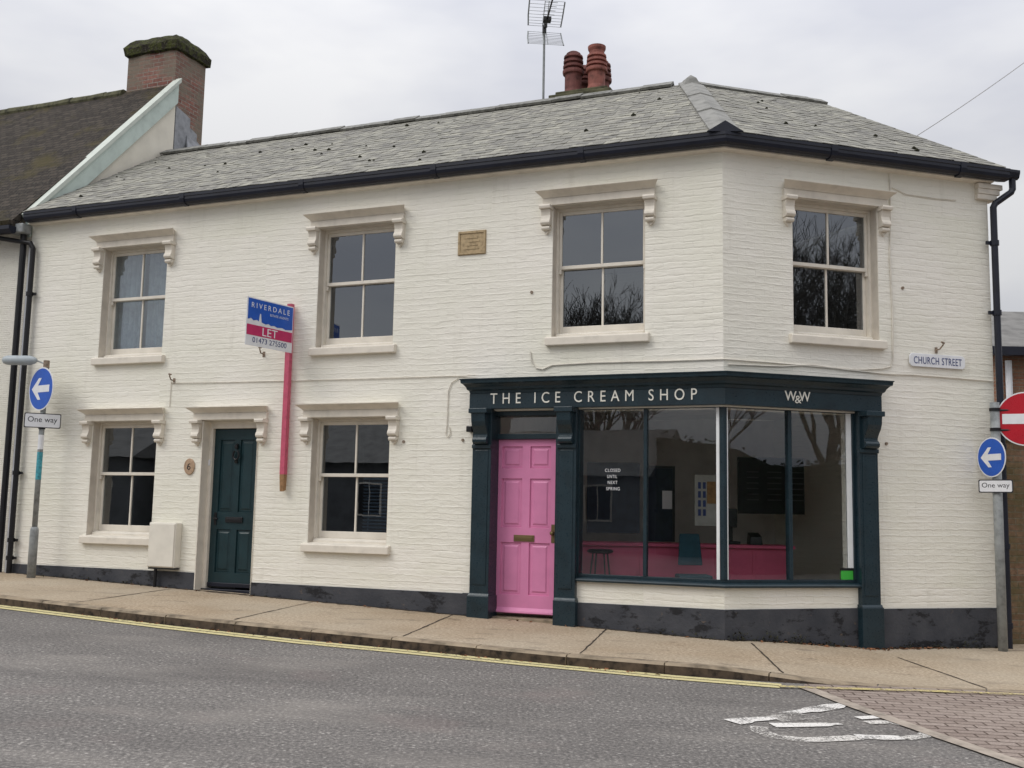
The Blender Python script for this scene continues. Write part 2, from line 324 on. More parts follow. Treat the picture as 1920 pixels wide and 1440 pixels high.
# ------------------------------------------------------------------ mesh helper
WLOC = {}
class MB:
    def __init__(s): s.v = []; s.f = []; s.m = []; s.mi = 0
    def face(s, pts):
        b = len(s.v); s.v += [Vector(p) for p in pts]; s.f.append(tuple(range(b, b+len(pts)))); s.m.append(s.mi)
    def hexa(s, a, b):                       # two quads (same order) joined to a solid
        i = len(s.v); s.v += [Vector(p) for p in a] + [Vector(p) for p in b]; n = len(a)
        fs = [tuple(i+k for k in range(n))[::-1], tuple(i+n+k for k in range(n))]
        fs += [(i+k, i+(k+1) % n, i+n+(k+1) % n, i+n+k) for k in range(n)]
        s.f += fs; s.m += [s.mi]*len(fs)
    def box(s, F, x0, x1, y0, y1, z0, z1):
        s.hexa([F(x0, y0, z0), F(x1, y0, z0), F(x1, y1, z0), F(x0, y1, z0)], [F(x0, y0, z1), F(x1, y0, z1), F(x1, y1, z1), F(x0, y1, z1)])
    def prism(s, F, prof, x0, x1):           # profile of (y,z), extruded along x
        s.hexa([F(x0, y, z) for y, z in prof], [F(x1, y, z) for y, z in prof])
    def plate(s, F, poly, y0, y1):           # outline of (x,z), thickness along y
        s.hexa([F(x, y0, z) for x, z in poly], [F(x, y1, z) for x, z in poly])
    def loops(s, rings, cap=True, closed=True):
        i = len(s.v); n = len(rings[0])
        for r in rings: s.v += [Vector(p) for p in r]
        for a in range(len(rings)-1):
            for k in range(n if closed else n-1):
                s.f.append((i+a*n+k, i+a*n+(k+1) % n, i+(a+1)*n+(k+1) % n, i+(a+1)*n+k)); s.m.append(s.mi)
        if cap:
            s.f.append(tuple(i+k for k in range(n))[::-1]); s.f.append(tuple(i+(len(rings)-1)*n+k for k in range(n))); s.m += [s.mi]*2
    def tube(s, pts, r, n=8, cap=True):
        pts = [Vector(p) for p in pts]; rs = r if isinstance(r, (list, tuple)) else [r]*len(pts)
        rings = []; t0 = (pts[1]-pts[0]).normalized()
        a = t0.cross(Z if abs(t0.z) < .95 else Vector((1, 0, 0))).normalized()
        for k, p in enumerate(pts):
            t = ((pts[min(k+1, len(pts)-1)]-p).normalized() + (p-pts[max(k-1, 0)]).normalized())
            t = t.normalized() if t.length > 1e-6 else t0
            a = (a - t*a.dot(t)).normalized(); b = t.cross(a)
            rings.append([p + (a*math.cos(q)+b*math.sin(q))*rs[k] for q in [2*math.pi*j/n for j in range(n)]])
        s.loops(rings, cap)
    def lathe(s, base, prof, n=20):          # prof of (r,z) about the vertical
        base = Vector(base)
        s.loops([[base+Vector((r*math.cos(q), r*math.sin(q), z)) for q in [2*math.pi*j/n for j in range(n)]] for r, z in prof])
    def sweep(s, prof, uA, vB):              # closed profile (o,z) round the corner with a mitre
        s.loops([[FA(uA, o, z) for o, z in prof], [mitre(o, z) for o, z in prof], [FB(vB, o, z) for o, z in prof]])
    def build(s, name, mats, parent=None, local=False, bevel=0, smooth=False, seg=2):
        off = Vector((0, 0, 0))
        if not local:
            if parent is not None: off = WLOC[parent.name]
            else:
                xs = [v.x for v in s.v]; ys = [v.y for v in s.v]; zs = [v.z for v in s.v]
                off = Vector(((min(xs)+max(xs))/2, (min(ys)+max(ys))/2, min(zs)))
        me = bpy.data.meshes.new(name)
        me.from_pydata([tuple(v-off) for v in s.v], [], s.f)
        for mt in (mats if isinstance(mats, (list, tuple)) else [mats]): me.materials.append(mt)
        for p, k in zip(me.polygons, s.m): p.material_index = k
        bm = None
        import bmesh
        bm = bmesh.new(); bm.from_mesh(me); bmesh.ops.recalc_face_normals(bm, faces=bm.faces)
        uvl = bm.loops.layers.uv.new('UVMap')
        for f in bm.faces:
            n = f.normal
            if abs(n.z) > .97: t, b = Vector((1, 0, 0)), Vector((0, 1, 0))
            else: t = Z.cross(n).normalized(); b = n.cross(t)
            for l in f.loops:
                q = l.vert.co + off; l[uvl].uv = (q.dot(t), q.dot(b))
            f.smooth = smooth
        bm.to_mesh(me); bm.free()
        o = bpy.data.objects.new(name, me); COL.objects.link(o)
        if parent is not None: o.parent = parent; WLOC[o.name] = WLOC.get(parent.name, Vector((0, 0, 0)))
        else: o.location = off; WLOC[o.name] = off.copy()
        if bevel:
            bv = o.modifiers.new('bevel', 'BEVEL'); bv.width = bevel; bv.segments = seg; bv.limit_method = 'ANGLE'; bv.angle_limit = R(35)
        return o
def W3(x, y, z): return Vector((x, y, z))
def tag(o, label=None, cat=None, group=None, kind=None):
    for k, v in (('label', label), ('category', cat), ('group', group), ('kind', kind)):
        if v: o[k] = v
    return o
def thing(name, loc, label, cat, group=None, M=None):
    o = bpy.data.objects.new(name, None); COL.objects.link(o); o.empty_display_size = .3
    if M is not None: o.matrix_world = M
    else: o.location = loc
    WLOC[o.name] = Vector(loc) if loc is not None else M.to_translation()
    return tag(o, label, cat, group)
def part(name, mats, parent, fn, **k):
    b = MB(); fn(b); return b.build(name, mats, parent, **k)
def text(name, s, mat, parent, F, x0, x1, z0, z1, y, depth=.004, spacing=1.0, bold=0.0):
    """lettering as a mesh; local x runs to the viewer's left, so the text runs from x0 (left, larger) to x1"""
    cu = bpy.data.curves.new(name, 'FONT'); cu.body = s; cu.extrude = .001; cu.offset = bold; cu.space_character = spacing; cu.resolution_u = 4
    if '\n' in s: cu.align_x = 'CENTER'
    t = bpy.data.objects.new(name, cu); COL.objects.link(t)
    dg = bpy.context.evaluated_depsgraph_get(); me = bpy.data.meshes.new_from_object(t.evaluated_get(dg))
    bpy.data.objects.remove(t)
    xs = [v.co.x for v in me.vertices]; ys = [v.co.y for v in me.vertices]
    a, b, c, d = min(xs), max(xs), min(ys), max(ys)
    off = WLOC[parent.name] if F not in (LOC,) else Vector((0, 0, 0))
    for v in me.vertices:
        fx = (v.co.x-a)/(b-a); fz = (v.co.y-c)/(d-c)
        v.co = F(x0+(x1-x0)*fx, y + (depth if v.co.z > 0 else 0), z0+(z1-z0)*fz) - off
    me.name = name; me.materials.clear(); me.materials.append(mat)
    o = bpy.data.objects.new(name, me); COL.objects.link(o); o.parent = parent; WLOC[o.name] = WLOC.get(parent.name, Vector())
    return o
def LOC(x, y, z): return Vector((x, y, z))
def copy_tree(o, parent):
    c = o.copy(); COL.objects.link(c); c.parent = parent; WLOC[c.name] = Vector()
    for ch in list(o.children): copy_tree(ch, c)
    return c

# ------------------------------------------------------------------ the ground, the road, the pavement
def structure(o): o['kind'] = 'structure'; return o
g = MB(); g.face([(-400, -400, -2.9), (400, -400, -2.9), (400, 400, -2.9), (-400, 400, -2.9)]); structure(g.build('ground', EARTH))
def sheet(us, os, zf, name, mat):
    b = MB(); n = len(os)
    for u in us:
        for o in os: b.v.append(FA(u, o, zf(u, o)))
    for i in range(len(us)-1):
        for j in range(n-1): b.f.append((i*n+j, (i+1)*n+j, (i+1)*n+j+1, i*n+j+1)); b.m.append(0)
    return structure(b.build(name, mat, smooth=True))
sheet([-60+2*i for i in range(54)], [-14, -8, -4, -2, 0, 1, 2, 3, 4.5, 6, 7.5, 9, 10.5, 12, 14, 17, 20, 25, 31, 40], road_z, 'road', ASPH)
KO = [(18, 2.0), (12, 2.0), (8.2, 2.02), (6.1, 2.10), (4.7, 2.10), (2.9, 2.01), (1.6, 1.96), (.9, 1.92), (.3, 1.84), (-.3, 1.71), (-.68, 1.61), (-1.22, 1.44), (-2.0, 1.13), (-2.8, .83), (-6, -.6), (-14, -4)]
def kerb_o(u):
    for (a, p), (b, q) in zip(KO, KO[1:]):
        if a >= u >= b: return p+(q-p)*(a-u)/(a-b)
    return KO[0][1] if u > KO[0][0] else KO[-1][1]
us = [18, 15, 12]+[10-.25*i for i in range(57)]+[-5, -6, -8, -10, -14]
us = sorted(set(us), reverse=True)
def wall_o(u): return -.2 if u > 0 else u*.80-.25        # the pavement runs in under the fronts
b = MB(); N = 7
for u in us:
    k = kerb_o(u)-.13
    for j in range(N):
        o = wall_o(u)+(k-wall_o(u))*j/(N-1); b.v.append(FA(u, o, pave_z(u, o)))
for i in range(len(us)-1):
    for j in range(N-1): b.f.append((i*N+j, (i+1)*N+j, (i+1)*N+j+1, i*N+j+1)); b.m.append(0)
b.mi = 1
def strip(b, pts, wd, zf, lift):
    """a ribbon of width wd laid on the surface zf along points (u,o)"""
    P = [Vector((u, o)) for u, o in pts]; rows = []
    for i, p in enumerate(P):
        t = (P[min(i+1, len(P)-1)]-P[max(i-1, 0)]).normalized(); nn = Vector((-t.y, t.x))
        ww = wd[i] if isinstance(wd, list) else wd
        rows.append([p+nn*ww/2, p-nn*ww/2])
    i0 = len(b.v)
    for r in rows:
        for q in r: b.v.append(FA(q.x, q.y, zf(q.x, q.y)+lift))
    for i in range(len(rows)-1): b.f.append((i0+2*i, i0+2*i+2, i0+2*i+3, i0+2*i+1)); b.m.append(b.mi)
def dense(pts, step=.12):
    out = []
    for (a, c), (d, e) in zip(pts, pts[1:]):
        n = max(1, int(math.hypot(d-a, e-c)/step))
        out += [(a+(d-a)*i/n, c+(e-c)*i/n) for i in range(n)]
    return out+[pts[-1]]
for pts in ([(1.3, .03), (1.02, 1.78)], [(-.28, .0), (-.79, 1.42)], [(3.16, .05), (2.86, 1.86)], [(5.05, .1), (4.85, 1.92)], [(7.2, .1), (7.05, 1.9)], [(-1.7, -.6), (-2.5, .80)]):
    pts = dense(pts, .1); pts = [(u+random.uniform(-.006, .006), o) for u, o in pts]
    strip(b, pts, [random.uniform(.010, .024) for _ in pts], pave_z, .004)
rb = random.Random(3)
def base_line(F, a, c, n): 
    out = []
    for i in range(n+1):
        p = F(a+(c-a)*i/n, .03, 0); out.append(a_uo(p))
    return out
for F, a, c in ((FA, 10.1, 6.92), (FA, 6.9, 3.0), (FA, 1.64, .02), (FB, .02, 1.63), (FB, 1.92, 3.5)):
    P = base_line(F, a, c, 60); strip(b, P, [abs(rb.gauss(.035, .035))+.012 for _ in P], pave_z, .006)
structure(b.build('pavement', [PAVE, JOINT]))
# kerb: top and face as solid stones, dropped where the side street comes out
b = MB()
ku = [16, 14, 12]+[11-.9*i for i in range(18)]
for u0, u1 in zip(ku, ku[1:]):
    n = 3 if u0 > 1 else 5; jz, jo = random.uniform(-.006, .006), random.uniform(-.006, .006)
    uu = [u0-(u0-u1-.012)*i/n for i in range(n+1)]
    for ua, ub in zip(uu, uu[1:]):
        a = []
        for u in (ua, ub):
            k = kerb_o(u)+jo; jt = jz
            a.append([FA(u, k-.13, pave_z(u, k)+.003), FA(u, k-.018, pave_z(u, k)+.003+max(jt, -.002)), FA(u, k+.004, pave_z(u, k)-.018 if u > -1.3 else pave_z(u, k)), FA(u, k+.012, road_z(u, k)-.03), FA(u, k-.13, road_z(u, k)-.03)])
        i = len(b.v); b.v += a[0]+a[1]
        for q in range(5):
            b.f.append((i+q, i+5+q, i+5+(q+1) % 5, i+(q+1) % 5)); b.m.append(1 if q == 2 else 0)
        b.f += [tuple(range(i, i+5)), tuple(range(i+5, i+10))]; b.m += [0, 0]
structure(b.build('kerb', [KERB, KFACE]))
# block paving in the mouth of the side street, with its pale edging
LN = [(-1.0, 1.72), (-1.15, 1.91), (-1.46, 2.33), (-2.13, 3.13), (-2.61, 3.67), (-4.4, 5.7)]
b = MB()
def LNat(t): return None
inner = [(-1.0, 1.56), (-1.22, 1.43), (-2.0, 1.12), (-2.8, .82), (-6, -.62), (-14, -4.0)]
outer = [(-1.0, 1.72), (-1.46, 2.33), (-2.61, 3.67), (-4.4, 5.7), (-9, 6.5), (-16, 4.0)]
def lerp_path(P, n):
    d = [0]
    for a, c in zip(P, P[1:]): d.append(d[-1]+math.hypot(c[0]-a[0], c[1]-a[1]))
    out = []
    for i in range(n+1):
        s = d[-1]*i/n
        for k in range(len(P)-1):
            if d[k+1] >= s-1e-9:
                f = (s-d[k])/(d[k+1]-d[k]); out.append((P[k][0]+(P[k+1][0]-P[k][0])*f, P[k][1]+(P[k+1][1]-P[k][1])*f)); break
    return out
pi_, po_ = lerp_path(inner, 24), lerp_path(outer, 24)
for i in range(25):
    for j in range(7):
        f = j/6; u = pi_[i][0]*(1-f)+po_[i][0]*f; o = pi_[i][1]*(1-f)+po_[i][1]*f; b.v.append(FA(u, o, road_z(u, o)+.005))
for i in range(24):
    for j in range(6): b.f.append((i*7+j, (i+1)*7+j, (i+1)*7+j+1, i*7+j+1)); b.m.append(0)
structure(b.build('block_paving', BLOCKS))
b = MB(); strip(b, dense(LN, .3), .13, road_z, .011); structure(b.build('paving_edge', EDGE))
YO = [(12, 2.2), (7.8, 2.26), (5.46, 2.36), (3.8, 2.35), (2.68, 2.25), (1.55, 2.18), (.08, 2.05), (-.82, 1.90)]
b = MB(); P = dense(YO, .2)
strip(b, [(u, o-.05) for u, o in P], .095, road_z, .007); strip(b, [(u, o-.168) for u, o in P], .09, road_z, .007)
structure(b.build('yellow_lines', YELL))
b = MB(); strip(b, dense([(-.82, 1.86), (-1.2, 1.70), (-1.9, 1.36), (-2.78, .98), (-5, .0)], .2), .085, road_z, .017); structure(b.build('faded_yellow_line', YELLF))
# worn white symbol
b = MB()
b.mi = 0
for pts, wd in (([(-.70, 3.46), (-.80, 3.31), (-.98, 3.12)], [.17, .12, .09]), ([(-1.02, 2.93), (-1.18, 2.68), (-1.33, 2.42), (-1.44, 2.22)], [.10, .16, .16, .10]), ([(-.98, 3.40), (-1.15, 3.29), (-1.33, 3.16), (-1.43, 3.07)], [.13, .12, .11, .05]), ([(-1.56, 3.43), (-1.72, 3.37), (-1.86, 3.29)], [.12, .13, .10]), ([(-1.53, 2.79), (-1.66, 2.66), (-1.75, 2.57)], .09)):
    P = dense(pts, .06); 
    if isinstance(wd, list): wd = [wd[min(len(wd)-1, int(i*len(wd)/len(P)))] for i in range(len(P))]
    strip(b, P, wd, road_z, .008)
b.mi = 1
for pts, wd in (([(-.95, 3.14), (-1.1, 2.86)], .12), ([(-1.0, 3.22), (-1.25, 2.92)], .09), ([(-.90, 3.50), (-.93, 3.64), (-1.05, 3.76), (-1.25, 3.74), (-1.42, 3.60), (-1.58, 3.46)], .13), ([(-1.88, 3.31), (-2.0, 3.14), (-2.02, 3.02), (-1.92, 2.86), (-1.75, 2.80), (-1.6, 2.92)], .10)):
    strip(b, dense(pts, .06), wd, road_z, .008)
structure(b.build('white_road_marking', [RWHITE, RWHITF]))

# ------------------------------------------------------------------ the corner house with the shop
HOUSE = thing('corner_house', (C.x, C.y, 0), 'cream painted brick corner house with slate roof, sash windows and a dark teal shopfront', 'house')
ZB = -1.9; EAVE = 4.16
def wallgrid(b, F, x0, x1, z0, z1, holes, t, skip=()):
    xs = sorted({x0, x1, *[h[0] for h in holes], *[h[1] for h in holes]}); zs = sorted({z0, z1, *[h[2] for h in holes], *[h[3] for h in holes]})
    for xa, xb in zip(xs, xs[1:]):
        for za, zb in zip(zs, zs[1:]):
            mx_, mz = (xa+xb)/2, (za+zb)/2
            if any(h[0] < mx_ < h[1] and h[2] < mz < h[3] for h in holes): continue
            for o in (0, -t): b.face([F(xa, o, za), F(xb, o, za), F(xb, o, zb), F(xa, o, zb)])
    for a, c, d, e in holes:
        for x in (a, c):
            if x not in skip: b.face([F(x, 0, d), F(x, -t, d), F(x, -t, e), F(x, 0, e)])
        for z in (d, e): b.face([F(a, 0, z), F(c, 0, z), F(c, -t, z), F(a, -t, z)])
    for x in (x0, x1):
        if x in skip: continue
        b.face([F(x, 0, z0), F(x, -t, z0), F(x, -t, z1), F(x, 0, z1)])
    for z in (z0, z1): b.face([F(x0, 0, z), F(x1, 0, z), F(x1, -t, z), F(x0, -t, z)])
WW, WH = 1.12, 1.565
WIN_A = [(8.23, 2.025), (4.66, 2.025), (1.445, 2.025), (8.23, -.447), (4.655, -.447)]
WIN_B = [(1.435, 2.03)]
holesA = [(u-WW/2, u+WW/2, z, z+WH) for u, z in WIN_A]+[(6.03, 6.905, -1.7, 1.112), (1.89, 2.80, -1.8, 1.17), (0, 1.70, -.775, 1.17)]
holesB = [(-v-WW/2, -v+WW/2, z, z+WH) for v, z in WIN_B]+[(-1.66, 0, -.775, 1.17)]
part('wall', WALL, HOUSE, lambda b: wallgrid(b, FA, 0, 10.2, ZB, EAVE, holesA, .30, (0,)))
part('wall', WALL, HOUSE, lambda b: wallgrid(b, FBm, -3.56, 0, ZB, EAVE, holesB, .30, (0,)))
RD, RZ, EO, EZ = -2.75, 6.06, .17, 4.225       # ridge depth / height, eave
def vend(o): return 3.70 + (o-.17)*.219        # the skewed right-hand end of the roof
def back(b):                                   # party wall, back walls, skewed end wall
    q = [FA(10.2, -.30, ZB), FA(10.2, -5.5, ZB), mitre(-5.5, ZB), FB(2.35, -5.5, ZB), FB(3.56, -.30, ZB)]
    for p, r in list(zip(q, q[1:])):
        if r == q[4]: continue
        b.face([p, r, r+Z*(EAVE-ZB), p+Z*(EAVE-ZB)])
    p, r = q[3], q[4]; e = lambda f, z: Vector((p.x+(r.x-p.x)*f, p.y+(r.y-p.y)*f, z+H))     # end wall with an opening added for interior daylight
    for f0, f1, z0, z1 in ((0, .02, ZB, EAVE), (.33, 1, ZB, EAVE), (.02, .33, ZB, -.75), (.02, .33, 1.30, EAVE)): b.face([e(f0, z0), e(f1, z0), e(f1, z1), e(f0, z1)])
    b.face([FB(3.50, -.05, EAVE-.02), FB(2.90, RD, EAVE-.02), FB(2.90, RD, RZ-.12)])
    b.face([FB(2.35, -5.5, EAVE-.02), FB(2.90, RD, EAVE-.02), FB(2.90, RD, RZ-.12)])
part('wall', WALL, HOUSE, back)
def daylight_window(b):  # unseen window, added to bring daylight into the shop interior
    p, r = FB(3.56, -.30, 0), FB(2.35, -5.5, 0); n = (r-p).cross(Z).normalized()
    e = lambda f, y, z: p+(r-p)*f+n*y+Z*z
    for f0, f1, z0, z1 in ((.02, .33, -.75, -.69), (.02, .33, 1.24, 1.30), (.02, .028, -.69, 1.24), (.322, .33, -.69, 1.24), (.171, .179, -.69, 1.24)):
        b.hexa([e(f0, -.03, z0), e(f1, -.03, z0), e(f1, -.03, z1), e(f0, -.03, z1)], [e(f0, .03, z0), e(f1, .03, z0), e(f1, .03, z1), e(f0, .03, z1)])
    b.mi = 1; b.hexa([e(.028, -.004, -.69), e(.322, -.004, -.69), e(.322, -.004, 1.24), e(.028, -.004, 1.24)], [e(.028, .004, -.69), e(.322, .004, -.69), e(.322, .004, 1.24), e(.028, .004, 1.24)])
part('added_daylight_window', [SASH, SGLASS], HOUSE, daylight_window)
def rooms(b):
    q0 = [FA(10.2, -.31, 0), mitre(-.31, 0), FB(3.5, -.31, 0), FB(2.35, -5.45, 0), mitre(-5.45, 0), FA(10.2, -5.45, 0)]
    b.mi = 2
    b.face([p+Z*(-1.22) for p in q0]); b.mi = 0
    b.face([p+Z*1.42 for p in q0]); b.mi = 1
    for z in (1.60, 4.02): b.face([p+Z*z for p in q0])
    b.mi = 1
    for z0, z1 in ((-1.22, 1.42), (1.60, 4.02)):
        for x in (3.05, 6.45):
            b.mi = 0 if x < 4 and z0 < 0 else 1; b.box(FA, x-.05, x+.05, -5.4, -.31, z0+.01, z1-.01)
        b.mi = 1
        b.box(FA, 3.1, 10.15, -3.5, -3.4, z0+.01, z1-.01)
    b.mi = 0
    b.box(FA, .9, 3.0, -4.3, -4.2, -1.21, 1.41)                    # back of the shop
    b.face([FA(.9, -4.2, -1.21), FB(2.83, -3.66, -1.21), FB(2.83, -3.66, 1.41), FA(.9, -4.2, 1.41)])
part('interior_wall', [ROOMW, ROOMD, WOODF], HOUSE, rooms)
# plinth
def plinth(b):
    t = .016
    b.box(FA, 6.91, 10.2, -.05, t, ZB, -.885); b.box(FA, 3.05, 6.02, -.05, t, ZB, -.972); b.box(FA, 2.97, 3.06, -.05, t, ZB, -.965)
    b.loops([[FA(1.68, -.02, ZB), FA(1.68, t, ZB), FA(1.68, t, -1.005), FA(1.68, -.02, -1.005)], [mitre(-.02, ZB), mitre(t, ZB), mitre(t, -1.0), mitre(-.02, -1.0)], [FB(1.66, -.02, ZB), FB(1.66, t, ZB), FB(1.66, t, -.995), FB(1.66, -.02, -.995)]])
    b.box(FBm, -3.56, -1.9, -.05, t, ZB, -1.005)
part('plinth', PLINTH, HOUSE, plinth, bevel=.006)

# roof: individual slates on the two street slopes
def slope_pts(kind):
    ez, rz = EZ, RZ
    if kind == 'A': return lambda x, s: FA(x, EO+(RD-EO)*s, ez+(rz-ez)*s)
    return lambda x, s: FB(x, EO+(RD-EO)*s, ez+(rz-ez)*s)
SLEN = math.hypot(RD-EO, RZ-EZ)
hip = lambda s: -.353*(EO+(RD-EO)*s)             # along-front position of the hip line
def slates(b):
    for kind in 'AB':
        P = slope_pts(kind)
        nrm = (P(1, 1)-P(1, 0)).normalized().cross((dA if kind == 'A' else -dB)); nrm = nrm if nrm.z > 0 else -nrm; nrm.normalize()
        EX = .145; rows = int(SLEN/EX); 
        # solid underlay
        hi = (lambda s: 10.2) if kind == 'A' else (lambda s: vend(EO+(RD-EO)*s))
        q = [P(hip(0), 0), P(hi(0), 0), P(hi(1), 1), P(hip(1), 1)]
        b.mi = 0; b.hexa([p-nrm*.05 for p in q], [p-nrm*.004 for p in q])
        for r in range(rows+1):
            s0 = r*EX/SLEN - .01; s1 = min(1.0, (r+1)*EX/SLEN+.03); 
            if s0 > .985: continue
            sm = (s0+s1)/2; x = hip(sm)-.02 - (.10 if r % 2 else 0); end = hi(sm)
            lo = hip(sm)
            while x < end:
                wd = random.uniform(.185, .215); xa = max(x, lo); xb = min(x+wd-.006, end)
                if xb-xa > .03:
                    l0 = .009+random.uniform(-.002, .004); l1 = .002; d = random.uniform(-.006, .006)/SLEN; tl = random.uniform(-.004, .004)
                    sa = max(s0+d, -.02)
                    qa = [P(xa, sa)+nrm*(l0+tl), P(xb, sa)+nrm*(l0-tl), P(xb, s1)+nrm*l1, P(xa, s1)+nrm*l1]
                    b.hexa([p-nrm*.007 for p in qa], qa)
                x += wd
    b.mi = 1                                      # moss lumps
    for k in range(36):
        kind = 'A' if k < 28 else 'B'; P = slope_pts(kind); s = random.uniform(.06, .93)
        x = random.uniform(.8, 10) if kind == 'A' else random.uniform(.6, 2.9)
        c = P(x, s)+Z*.018; r = random.uniform(.009, .022)
        b.tube([c+Vector((-r*1.5, 0, -.004)), c+Vector((-.2*r, 0, r*.55)), c+Vector((r*1.4, 0, 0))], [r*.4, r, r*.35], 6)
ROOF = part('roof', [SLATE, MOSS], HOUSE, slates)
def backroof(b):
    q = [FA(10.2, RD, RZ), mitre(RD, RZ), mitre(-5.7, EZ), FA(10.2, -5.7, EZ)]
    b.face(q); b.face([mitre(RD, RZ), FB(vend(RD), RD, RZ), FB(2.35, -5.7, EZ), mitre(-5.7, EZ)])
part('back_slope', SLATE, ROOF, backroof)
def ridge(b):
    def cap(p0, p1, side, lift=0, wd=.165, drop=.075, th=.03):
        q0 = [p0+side*wd-Z*drop, p0+Z*(.03+lift), p0-side*wd-Z*drop, p0-side*(wd-.02)-Z*(drop+th), p0+Z*(.03-th+lift), p0+side*(wd-.02)-Z*(drop+th)]
        q1 = [p1+side*wd-Z*drop, p1+Z*.03, p1-side*wd-Z*drop, p1-side*(wd-.02)-Z*(drop+th), p1+Z*(.03-th), p1+side*(wd-.02)-Z*(drop+th)]
        b.loops([q0, q1])
    x = 10.2
    while x > 1.25:
        e = max(x-.45, 1.0); j = random.uniform(-.008, .010)
        cap(FA(x, RD, RZ+.035+j), FA(e+.008, RD, RZ+.035+j+random.uniform(-.006, .006)), nA); x -= .45
    x = 1.05
    while x < 2.95:
        e = min(x+.45, vend(RD)+.03); j = random.uniform(-.010, .014)
        cap(FB(x, RD, RZ+j+.02), FB(e-.008, RD, RZ+j+.02+random.uniform(-.006, .006)), nB); x += .45
part('ridge_tiles', RIDGE, ROOF, ridge)
def hiptiles(b):
    side = (dA-dB).normalized(); a, c = mitre(EO-.02, EZ-.0), mitre(RD, RZ); n = 3
    for k in range(n):
        p0 = a+(c-a)*(k/n); p1 = a+(c-a)*((k+1.06)/n)
        wd = .165; dr = .045; u0 = Z*.060; u1 = Z*.042
        b.loops([[p0+side*wd-Z*dr+u0, p0+u0, p0-side*wd-Z*dr+u0, p0-side*wd-Z*(dr+.03)+u0, p0+u0-Z*.03, p0+side*wd-Z*(dr+.03)+u0],
                 [p1+side*wd-Z*dr+u1, p1+u1, p1-side*wd-Z*dr+u1, p1-side*wd-Z*(dr+.03)+u1, p1+u1-Z*.03, p1+side*wd-Z*(dr+.03)+u1]])
    p = c+Z*.05; b.tube([p-Z*.14, p+Z*.0, p+Z*.07], [.20, .11, .012], 5)
part('hip_tiles', HIPM, ROOF, hiptiles)
def hipcap(b):
    side = (dA-dB).normalized(); p = mitre(EO+.012, EZ-.03)
    f = (nA+nB).normalized()
    b.hexa([p+side*.20, p-side*.20, p+Z*.125], [p+side*.20+f*.03, p-side*.20+f*.03, p+Z*.125+f*.03])
part('hip_end_cap', NAVY2, ROOF, hipcap)
# gutter and eaves board
def gutter(b):
    b.sweep([(.002, 4.095), (.115, 4.06), (.175, 4.062), (.205, 4.085), (.217, 4.12), (.217, 4.155), (.225, 4.16), (.225, 4.195), (.205, 4.2), (.2, 4.17), (.002, 4.19)], 10.16, 3.72)
    b.prism(FBm, [(.115, 4.09), (.175, 4.082), (.205, 4.10), (.225, 4.16), (.225, 4.19), (.115, 4.185)], -3.86, -3.72)
    for u in (9.2, 7.3, 5.4, 3.5, 1.6): b.prism(FA, [(.10, 4.052), (.18, 4.055), (.214, 4.082), (.229, 4.13), (.23, 4.2), (.1, 4.2)], u-.035, u+.035)
    for v in (1.3, 3.05): b.prism(FBm, [(.10, 4.045), (.18, 4.05), (.214, 4.08), (.229, 4.13), (.23, 4.2), (.1, 4.2)], -v-.04, -v+.04)
part('gutter', NAVY2, HOUSE, gutter)
part('soffit', TRIM, HOUSE, lambda b: b.sweep([(-.02, 4.035), (.10, 4.05), (.10, 4.094), (-.02, 4.094)], 10.18, 3.58))
part('eaves_corbel', TRIM, HOUSE, lambda b: [b.box(FBm, -3.66-.035*k, -3.38, -.10, .055+.0*k+.01*k, 3.84+.065*k, 3.90+.065*k+.004) for k in range(3)], bevel=.006)
def downpipe(b):
    b.tube([FB(3.80, .155, 4.09), FB(3.80, .155, 3.97), FB(3.78, .15, 3.93), FB(3.60, .085, 3.79), FB(3.575, .08, 3.74), FB(3.575, .08, -1.6)], .040, 12)
    for z in (3.3, 2.45, 1.35, .85, -.3, -1.2):
        b.tube([FB(3.575, .08, z-.03), FB(3.575, .08, z+.03)], .052, 12); b.box(FBm, -3.575, -3.47, .05, .075, z-.02, z+.02)
part('downpipe', NAVY2, HOUSE, downpipe)
# chimney behind the ridge
CH = part('chimney', BRICK, HOUSE, lambda b: b.box(FA, 2.26, 3.12, -3.9, -3.0, 4.8, 6.12))
part('chimney_cap', MOSSCAP, CH, lambda b: [b.box(FA, 2.20, 3.18, -3.96, -2.94, 6.12, 6.26), b.plate(lambda x, y, z: FA(x, z, y), [(2.28, -3.88), (3.1, -3.88), (3.1, -3.02), (2.28, -3.02)], 6.26, 6.33)], bevel=.015)
def pot(u, o, h, topped, mats):
    b = MB(); p = FA(u, o, 6.31)
    pr = [(.155, 0), (.145, .05), (.130, .10), (.130, h*.50), (.160, h*.52)]
    for k in range(3):
        z = h*(.55+.115*k); pr += [(.165-.006*k, z), (.165-.006*k, z+.035), (.118, z+.04), (.118, z+h*.115-.005)]
    z = h*.90
    pr += [(.150, z), (.145, z+.03), (.115, z+.05)]
    if topped == 'flare': pr += [(.115, z+.09), (.135, z+.13), (.138, z+.17), (.115, z+.175), (.112, z+.1)]
    else: pr += [(.11, z+.075), (.075, z+.10), (.02, z+.112)]
    b.lathe(p, pr, 20); return b.build('chimney_pot', mats, CH, smooth=False)
pot(2.89, -3.25, .68, 'dome', TERRAD); pot(2.50, -3.2, .61, 'flare', TERRA); pot(2.575, -3.68, .68, 'dome', TERRAD); pot(2.86, -3.68, .62, 'dome', TERRAD)

